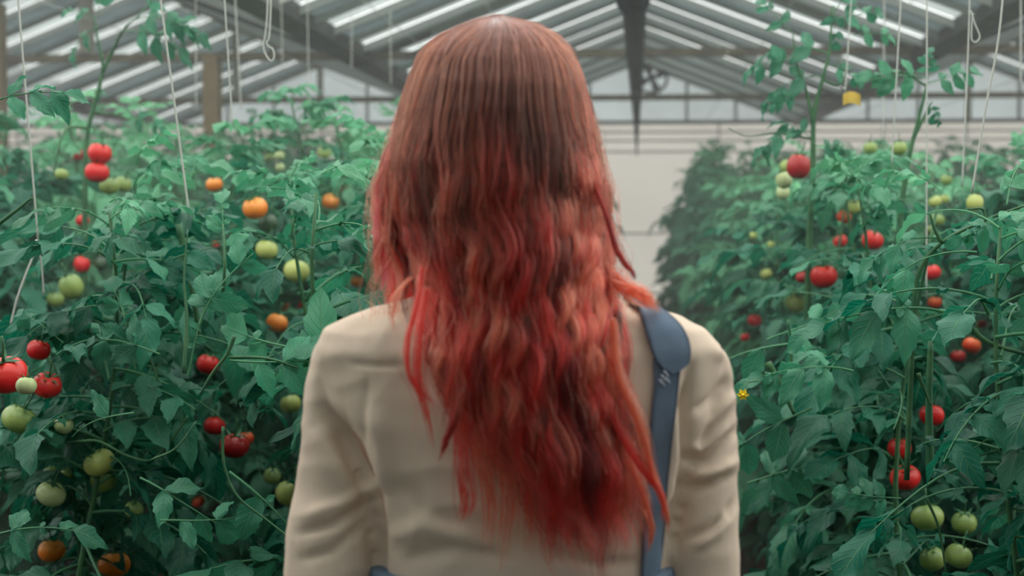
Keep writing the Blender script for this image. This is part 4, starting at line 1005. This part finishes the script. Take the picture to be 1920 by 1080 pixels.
# carry the pad over the top of the shoulder and down the front
def cast(o, dr, off):
    h, nrm, i, ds = BV.ray_cast(Vector(o), Vector(dr).normalized())
    return None if h is None else h - Vector(dr).normalized() * off
ovt = []; r0 = pr[0]; cz = float(r0[:, 2].mean()) - .07
for th in np.linspace(R(172), R(60), 22):
    row = []
    for q in r0:
        dv = Vector((0, -math.cos(th), math.sin(th))); a_ = cast(Vector((q[0] - .010 * (1 - 0), -.005, cz)) + dv * .4, -dv, .0055)
        row.append(a_ if a_ is not None else Vector((q[0], -.005, cz)) + dv * .09)
    ovt.append([tuple(v) for v in row])
ovt = ovt[:-1]
front = []
for zz in np.linspace(ovt[0][0][2] - .01, 1.17, 16):
    k_ = (ovt[0][0][2] - zz) / (ovt[0][0][2] - 1.17); front.append([tuple(cast((q[0] - .010 - .055 * k_, .5, zz), (0, -1, 0), .006) or Vector((q[0] - .06 * k_, .1, zz))) for q in r0])
ovt = [list(r_) for r_ in front[::-1]] + ovt
bib = [[tuple(cast((x_, .5, zz), (0, -1, 0), .010) or Vector((x_, .1, zz))) for x_ in np.linspace(HX * 0 + WX - .10, WX + .115, 15)] for zz in np.linspace(1.19, .96, 14)]
ribbon(smooth_rows(bib), 'bib', .003, person)
ribbon(smooth_rows(np.concatenate([np.array(ovt), pr]), 2), 'shoulder_strap_pad', .0035, person)
M['buckle'] = mat('white_thread', (.55, .62, .70), .7, .3)
for q, (x, y) in enumerate([(1238, 695), (1233, 703), (1230, 712), (1240, 707)]):
    a, b_ = hit(x, y, .009), hit(x + 7, y + 9, .009)
    m_ = MB().tube([a, b_], .0009, 6); m_.build('stitch', M['buckle'], person, True)

# ------------------------------------------------------------------ hair
#      y    centre half-width of the whole mass
HT = [(32, 930, 3), (38, 932, 34), (50, 938, 72), (75, 934, 112), (100, 932, 134), (150, 931, 156), (200, 929, 172), (250, 929, 184), (300, 924, 198), (350, 919, 212), (400, 921, 218), (450, 924, 220), (500, 930, 226), (560, 935, 235), (620, 940, 228), (700, 950, 225), (1100, 980, 225)]
#      y    left edge, right edge of the part that falls on the back
HB = [(32, 927, 933), (38, 898, 966), (50, 866, 1010), (75, 822, 1046), (100, 798, 1066), (150, 775, 1087), (200, 757, 1101), (250, 745, 1113), (300, 733, 1122), (350, 726, 1144), (400, 730, 1148), (450, 745, 1150), (500, 762, 1154), (560, 776, 1158), (620, 784, 1166), (700, 792, 1182), (800, 812, 1204), (900, 850, 1226), (1000, 885, 1240), (1080, 905, 1244), (1150, 920, 1245)]
HD = [(32, .0), (38, .026), (50, .045), (70, .066), (100, .083), (150, .101), (200, .111), (250, .117), (300, .121), (400, .125), (500, .127), (600, .130), (700, .134), (800, .136), (900, .136), (1000, .132), (1150, .126)]
HTc, HTw = [t[1] for t in HT], [t[2] for t in HT]; HTy = [t[0] for t in HT]
def htab(y, k): return np.interp(y, HTy, HTc if k == 0 else HTw)
HBy = [t[0] for t in HB]; HDy = [t[0] for t in HD]; HDd = [t[1] for t in HD]
LPo = np.array(LP(0, 0, 0))
def LPv(px, py, yl):
    """LP for arrays"""
    px, py, yl = map(np.asarray, (px, py, yl))
    r = np.array(CZ)[None] + np.array(CX)[None] * ((px - 960) / FPX)[:, None] - np.array(CYv)[None] * ((py - 540) / FPX)[:, None]
    fw = r @ np.array(FH); s = (DP + yl) / fw; P = np.array(EYE) + r * s[:, None] - np.array(PO)
    return np.stack([P @ np.array(RH), P @ np.array(FH), P[:, 2]], 1)
def back_y(px, py): # shirt's back there
    h = hit(px, py, 0); return None if h is None else h.y
gx = np.arange(640, 1321, 20); gy = np.arange(560, 1161, 20)
BY = np.array([[(lambda q: -.02 if q is None else q)(back_y(x, y)) for x in gx] for y in gy])
def shirt_y(px, py):
    fx = np.clip((px - gx[0]) / 20, 0, len(gx) - 1.001); fy = np.clip((py - gy[0]) / 20, 0, len(gy) - 1.001)
    i, j = fy.astype(int), fx.astype(int); a, b_ = fy - i, fx - j
    return BY[i, j] * (1 - a) * (1 - b_) + BY[i, j + 1] * (1 - a) * b_ + BY[i + 1, j] * a * (1 - b_) + BY[i + 1, j + 1] * a * b_
def lock_path(az, y_end, NP, wave, ph, lam, rs_, inward, front_out=.0, sway=0):
    """az: angle round the head, 0 = middle of the back, +-90 = ears; returns px, py, depth"""
    t = np.linspace(0, 1, NP); py = 32 + (y_end - 32) * (t ** 1.15 * .5 + t * .5)
    s = np.sin(az); c = np.cos(az)
    wt = np.interp(py, HTy, HTc) + s * np.interp(py, HTy, HTw)
    sb = az / R(88)
    l, r_ = np.interp(py, HBy, [q[1] for q in HB]), np.interp(py, HBy, [q[2] for q in HB])
    sn = np.where(py < 300, s, s + (np.clip(sb, -1, 1) * .97 - s) * np.clip((py - 300) / 300, 0, 1))
    wb = (l + r_) / 2 + sn * (r_ - l) / 2
    kf = np.clip((abs(az) - R(78)) / R(14), 0, 1)
    px = wb * (1 - kf) + wt * kf
    dep = np.interp(py, HDy, HDd)
    flat = np.clip((py - 420) / 250, 0, 1)
    yl = -dep * (c * (1 - flat) + (c * .25 + .75) * flat) if kf < 1 else -dep * np.where(py < 300, c, c)
    if kf > 0:
        yside = -dep * c * np.clip(1 - (py - 300) / 300, 0, 1) - .035 * kf * np.clip((py - 350) / 100, 0, 1) * (abs(az) < R(100)) + front_out * np.clip((py - 300) / 260, 0, 1)
        yl = -dep * (c * (1 - flat) + (c * .25 + .75) * flat) * (1 - kf) + yside * kf
    amp = wave * np.clip((py - 150) / 330, 0, 1) ** 1.2
    px = px + amp * np.sin(2 * np.pi * (py - 100) / lam + ph) + sway * np.clip((py - 500) / 400, 0, 1)
    yl = yl + inward + amp / PXM * .55 * np.cos(2 * np.pi * (py - 100) / lam + ph + .6)
    on = py > 560
    if kf < .5:
        lim = shirt_y(px, np.clip(py, 560, 1160)) - .010
        yl = np.where(on, np.minimum(yl, lim), yl)
    return px, py, yl
hr = np.random.RandomState(21)
PTS = []; COL = []; RAD = []; SIZES = []
ROOT = np.array((.150, .070, .052)); ROOT2 = np.array((.225, .098, .066)); RED = np.array((.90, .098, .085)); ORA = np.array((.95, .22, .15)); DRK = np.array((.26, .030, .028)); PINK = np.array((.82, .10, .16)); BRN = np.array((.12, .056, .040))
def smooth(a, b_, x): q = np.clip((x - a) / (b_ - a), 0, 1); return q * q * (3 - 2 * q)
# shadow streaks painted into the lock colour: angle, width, from, to, strength
STREAK_SHADE = [(-34, 4, 90, 300, .6), (8, 6, 170, 270, .4), (24, 6, 210, 330, .5), (47, 5, 120, 300, .5), (-62, 6, 250, 500, .35), (12, 7, 380, 540, .4), (20, 7, 560, 760, .4), (-12, 7, 640, 860, .35), (40, 7, 700, 950, .4), (-48, 8, 380, 480, .4), (5, 6, 850, 1000, .4)]
def lock_color(py, az, px_mid, kind, jig):
    top = (ROOT * (1 - jig[0]) + ROOT2 * jig[0]) * (.42 if kind in ('drk', 'brn') else 1.0) ** (smooth(90, 240, py)[:, None])
    top = top * (1.25 if az > R(25) else 1.0)
    start = 130 + 300 * jig[1]; start = start - 60 if abs(az) > R(50) else start
    f = smooth(start, start + 190, py)[:, None] * (.55 + .45 * smooth(480, 620, py)[:, None])
    base = {'red': RED, 'ora': ORA, 'drk': DRK, 'brn': BRN, 'pink': PINK}[kind]
    f2 = f if kind != 'brn' else f * .9
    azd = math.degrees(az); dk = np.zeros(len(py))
    for (ca, wa, y0_, y1_, am) in STREAK_SHADE: dk += am * math.exp(-((azd - ca) / wa) ** 2) * smooth(y0_ - 35, y0_ + 35, py) * (1 - smooth(y1_ - 50, y1_ + 50, py))
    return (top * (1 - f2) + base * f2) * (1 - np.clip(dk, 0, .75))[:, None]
def add_lock(az, y_end, ns, spread, kind, inward=0.0, wave=11, lam=None, front_out=0, NP=44, ph=None, sway=0, rad=.00042):
    lam = lam or 172 + 26 * math.sin(az * 5.3) + hr.normal(0, 9); ph = 2.6 * math.sin(az * 3.1 + .6) + hr.normal(0, .75) if ph is None else ph
    px, py, yl = lock_path(az, y_end, NP, wave, ph, lam, hr, inward, front_out, sway)
    L0 = LPv(px, py, yl); jig = hr.rand(2); t = np.linspace(0, 1, NP)
    cen = px.mean(); az_in = abs(az) > R(60)
    for kx in range(ns):
        daz = hr.normal(0, 1) * R(4.2); ye = y_end + hr.normal(0, 1) * 22
        # strand: own meridian near the root, drawn towards the lock lower down
        q = np.clip(hr.normal(0, 1, 3), -2.2, 2.2) * spread
        cl = np.interp(t, [0, .1, .35, .75, 1], [.55, 1.0, .95, .75, .38])[:, None]
        fl = np.clip((py - 420) / 250, 0, 1) * (abs(az) < R(82)); ca = np.cos(az) * (1 - fl) + fl; sa = np.sin(az) * (1 - fl)
        wide = 1 + 1.1 * np.clip((py - 50) / 60, 0, 1) * (1 - np.clip((py - 260) / 260, 0, 1)); c1 = cl[:, 0]
        qt = q[0] * c1 * wide; qr = -abs(q[1]) * .7 * c1 if az_in else q[1] * .6 * c1
        P = L0 + np.stack([qt * ca + qr * sa, qt * sa - qr * ca, q[2] * .2 * c1], 1)
        fz = hr.normal(0, 1, 3) * .0016; w1 = hr.uniform(9, 16)
        P = P + fz[None] * np.sin(t * w1 + hr.uniform(0, 6))[:, None] * t[:, None]
        sc = hr.uniform(.80, 1.0); nsub = int(NP * sc); nsub = max(8, nsub)
        if nsub < NP: P = P[:nsub]
        pyy = py[:len(P)]
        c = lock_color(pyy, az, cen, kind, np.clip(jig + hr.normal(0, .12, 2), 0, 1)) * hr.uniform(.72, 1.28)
        PTS.append(P); COL.append(np.clip(c, 0, .95)); SIZES.append(len(P))
        RAD.append(rad * np.interp(np.linspace(0, 1, len(P)), [0, .8, 1], [1, .85, .15]))
def kind_for(az, r_):
    a = az / R(90)
    pd = .15 + .18 * max(0, 1 - abs(a - .18) / .35)
    if r_ < pd: return 'drk'  # dark lowlight locks that also paint in the shadowed gaps between locks
    if r_ < pd + .10: return 'brn'
    if r_ < pd + .50: return 'red'
    return 'ora'
# back locks in three layers
NL = 96
for i in range(NL):
    a = R(-86) + R(172) * (i + hr.uniform(.1, .9)) / NL
    u = a / R(88)
    ymax = np.interp(u, [-1, -.75, -.5, -.2, .1, .5, .8, 1], [700, 850, 960, 1050, 1090, 1060, 1040, 1010])
    add_lock(a, ymax * hr.uniform(.86, 1.03), 64 if abs(u) < .75 else 40, .0066 if abs(u) < .75 else .0085, kind_for(a, hr.rand()), inward=hr.uniform(-.010, .006), wave=hr.uniform(7, 14))
for i in range(54):                                   # inner long layer
    a = R(-80) + R(160) * (i + hr.uniform(0, 1)) / 54; u = a / R(88)
    ymax = np.interp(u, [-1, -.75, -.5, -.2, .1, .5, .8, 1], [760, 900, 1000, 1085, 1120, 1100, 1080, 1040])
    add_lock(a, ymax * hr.uniform(.88, 1.02), 46, .0075, 'drk' if hr.rand() < .6 else 'red', inward=hr.uniform(.008, .02), wave=hr.uniform(6, 12))
for i in range(44):                                   # shorter top layer
    a = R(-75) + R(150) * (i + hr.uniform(0, 1)) / 44
    add_lock(a, hr.uniform(640, 960), 44, .0046, kind_for(a, .42 + .58 * hr.rand()), inward=hr.uniform(-.016, -.008), wave=hr.uniform(10, 17))
# side locks: over the ears and forward over the shoulders
for s in (-1, 1):
    for i in range(26):
        a = s * R(hr.uniform(84, 128)); yend = hr.uniform(520, 575) if s < 0 else hr.uniform(470, 545)
        add_lock(a, yend, 52, .0070, ('pink' if hr.rand() < .55 else 'red') if s < 0 else ('ora' if hr.rand() < .5 else 'red'), inward=hr.uniform(-.008, .010), wave=hr.uniform(3, 8) if s < 0 else hr.uniform(3, 6), front_out=hr.uniform(.02, .06))
    for i in range(14):
        a = s * R(hr.uniform(118, 152)); add_lock(a, hr.uniform(560, 760), 40, .0070, 'red', wave=6, front_out=hr.uniform(.03, .05))
# explicit locks that the photograph shows: list of (px, py, depth)
def path_lock(P, ns, spread, kind, rad=.00042, tip=.25, frizz=.0012, jigv=(.5, .0)):
    cp = np.array([tuple(v) for v in catmull([LP(*p) for p in P], 9)]); n = len(cp); t = np.linspace(0, 1, n)
    ypx = np.interp(t, np.linspace(0, 1, len(P)), [p[1] for p in P])
    for k in range(ns):
        q = hr.normal(0, 1, 3) * spread * np.array((1, .6, .5)); m = max(6, int(n * hr.uniform(.8, 1)))
        Q = cp + q[None] * np.interp(t, [0, .5, 1], [.7, .9, tip])[:, None] + hr.normal(0, 1, 3)[None] * frizz * np.sin(t * hr.uniform(6, 14) + hr.uniform(0, 6))[:, None]
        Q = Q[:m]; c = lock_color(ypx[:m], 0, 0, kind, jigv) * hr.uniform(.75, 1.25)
        PTS.append(Q); COL.append(np.clip(c, 0, .95)); SIZES.append(m); RAD.append(rad * np.interp(np.linspace(0, 1, m), [0, .8, 1], [1, .85, .15]))
path_lock([(1095, 300, -.07), (1135, 400, -.085), (1158, 470, -.09), (1185, 510, -.09), (1190, 527, -.085)], 26, .0022, 'drk')          # wisp curling off the right side
path_lock([(1110, 470, -.035), (1145, 520, -.05), (1182, 548, -.076), (1218, 568, -.075), (1236, 590, -.06)], 56, .006, 'ora', tip=.4, jigv=(.3, .95))
path_lock([(1100, 460, -.035), (1135, 505, -.05), (1170, 532, -.076), (1208, 548, -.080), (1230, 576, -.065)], 48, .006, 'ora', tip=.4, jigv=(.3, .95))
path_lock([(770, 520, -.09), (742, 556, -.098), (734, 590, -.10), (742, 628, -.104)], 12, .0014, 'ora')
path_lock([(790, 500, -.10), (782, 560, -.115), (764, 640, -.12), (766, 700, -.122), (792, 740, -.12), (830, 765, -.12)], 20, .0026, 'red', tip=.8)
path_lock([(800, 540, -.10), (790, 620, -.118), (784, 700, -.122), (800, 770, -.12), (815, 850, -.12)], 26, .0036, 'red', tip=.8)
path_lock([(850, 690, -.12), (862, 760, -.125), (838, 820, -.125), (822, 870, -.122)], 34, .0022, 'drk')
path_lock([(1150, 600, -.12), (1160, 700, -.125), (1200, 800, -.125), (1222, 880, -.122), (1248, 960, -.118), (1250, 1010, -.115)], 50, .0028, 'ora')
path_lock([(1120, 690, -.125), (1150, 780, -.128), (1190, 860, -.126), (1240, 930, -.12), (1240, 985, -.118)], 36, .0024, 'red')
path_lock([(1180, 860, -.12), (1205, 920, -.12), (1222, 990, -.116), (1215, 1040, -.112)], 34, .0022, 'ora')
for x0, x1, y1 in ((905, 912, 1055), (950, 935, 1085), (1010, 1035, 1075), (1060, 1078, 1040), (1100, 1120, 1000), (985, 985, 1060), (870, 862, 985)):
    path_lock([(x0 + 14, 720, -.118), (x0 - 4, 830, -.124), ((x0 + x1) / 2 + 9, 940, -.122), (x1, y1, -.118)], 30, .0058, tip=.75, kind='red' if hr.rand() < .5 else 'ora')
# brown veil down the left side and stray single hairs
for i in range(260):
    a = R(hr.uniform(-100, 100)); px, py, yl = lock_path(a, hr.uniform(350, 900), 30, hr.uniform(2, 18), hr.uniform(0, 6), hr.uniform(100, 260), hr, hr.uniform(-.02, -.006))
    s_ = np.sin(a); px = px + s_ * hr.uniform(0, 16) * np.clip((py - 60) / 200, 0, 1) + hr.normal(0, 5) * np.clip((py - 100) / 400, 0, 1)
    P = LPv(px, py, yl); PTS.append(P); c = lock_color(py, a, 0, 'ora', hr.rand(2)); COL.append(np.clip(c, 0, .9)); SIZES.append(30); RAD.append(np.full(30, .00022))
PTS = np.concatenate(PTS); COL = np.concatenate(COL) ** 1.75; RAD = np.concatenate(RAD)

def hair_material(strands):
    m = bpy.data.materials.new('dyed_hair'); m.use_nodes = True; t = m.node_tree; N = t.nodes.new; L = t.links.new; b = t.nodes['Principled BSDF']; o = t.nodes['Material Output']
    a = N('ShaderNodeAttribute'); a.attribute_name = 'tint'
    if strands:
        h = N('ShaderNodeBsdfHairPrincipled'); h.parametrization = 'COLOR'; L(a.outputs['Color'], h.inputs['Color'])
        h.inputs['Roughness'].default_value = .38; h.inputs['Radial Roughness'].default_value = .6; h.inputs['Random Roughness'].default_value = .2
        L(h.outputs[0], o.inputs['Surface'])
    else:
        L(a.outputs['Color'], b.inputs['Base Color']); b.inputs['Roughness'].default_value = .7; b.inputs['Specular IOR Level'].default_value = .1
    return m
M['hair'] = hair_material(False); M['strand'] = hair_material(True)
# the mass of hair under the strands
V = []; F = []; CC = []; ny, na = 60, 49
ys = np.concatenate([np.linspace(44, 300, 26), np.linspace(310, 760, 34)])
for y in ys:
    az = np.linspace(R(-86), R(86), na)
    for a in az:
        px, py, yl = lock_path(a, y, 12, 0, 0, 120, None, .016)
        V.append(LP(float(px[-1]), float(y), float(yl[-1]))); V[-1].x = HX + .02 + (V[-1].x - HX - .02) * (.90 - .25 * smooth(450, 760, y))
        CC.append(np.array((*(ROOT * .55 * (1 - smooth(250, 500, np.array(y))) + DRK * .8 * smooth(250, 500, np.array(y))), 1)))  # shadow between the locks is put into this dark base colour
nF = len(V); V = np.array([tuple(v) for v in V])
inner = V.copy(); inner[:, 1] += np.where(np.repeat(ys, na) < 420, .05, .012)
cy = .0; V2 = np.concatenate([V, inner])
for i in range(ny - 1):
    for j in range(na - 1):
        a = i * na + j; F.append((a, a + 1, a + na + 1, a + na)); F.append((nF + a, nF + a + na, nF + a + na + 1, nF + a + 1))
for i in range(ny - 1):
    for j in (0, na - 1): a = i * na + j; F.append((a, a + na, nF + a + na, nF + a))
for j in range(na - 1):
    for i in (0, ny - 1): a = i * na + j; F.append((a, nF + a, nF + a + 1, a + 1))
# cap round the skull that leaves the face free
sv, sf = sphere((HX, .0, hz - .002), (.079, .094, .092), 40, 28)
def inface(p): return p[1] > .045 and p[2] < hz + .062
keep = [f for f in sf if not any(inface(sv[i]) for i in f)]
me = mesh('hair', np.concatenate([V2, np.array([tuple(v) for v in sv])]), F + [tuple(i + len(V2) for i in f) for f in keep], M['hair'])
ca = me.attributes.new('tint', 'FLOAT_COLOR', 'POINT')
cc = np.concatenate([np.array(CC), np.array(CC), np.tile((*(ROOT * .6), 1), (len(sv), 1))]); ca.data.foreach_set('color', cc.astype(np.float32).ravel())
hair = link('hair', me, person)
hc = bpy.data.hair_curves.new('hair_strands'); hc.add_curves(SIZES)
hc.attributes['position'].data.foreach_set('vector', PTS.astype(np.float32).ravel())
ra = hc.attributes.get('radius') or hc.attributes.new('radius', 'FLOAT', 'POINT'); ra.data.foreach_set('value', RAD.astype(np.float32))
ta = hc.attributes.new('tint', 'FLOAT_COLOR', 'POINT'); ta.data.foreach_set('color', np.concatenate([COL, np.ones((len(COL), 1))], 1).astype(np.float32).ravel())
hc.materials.append(M['strand'])
hs_ = link('hair_strands', hc, hair); hs_['kind'] = 'stuff'
for s in (-1, 1):
    v, f = sphere((WX + s * .098, .045, .045), (.05, .14, .045), 24, 12); bt = MB(); bt.add(v, f); v, f = loft([superring(WX + s * .092, -.02, .056, .06, .06, z, 24) for z in (.03, .12, .24)]); bt.add(v, f); bt.build('boot', M['boot'], person, True)
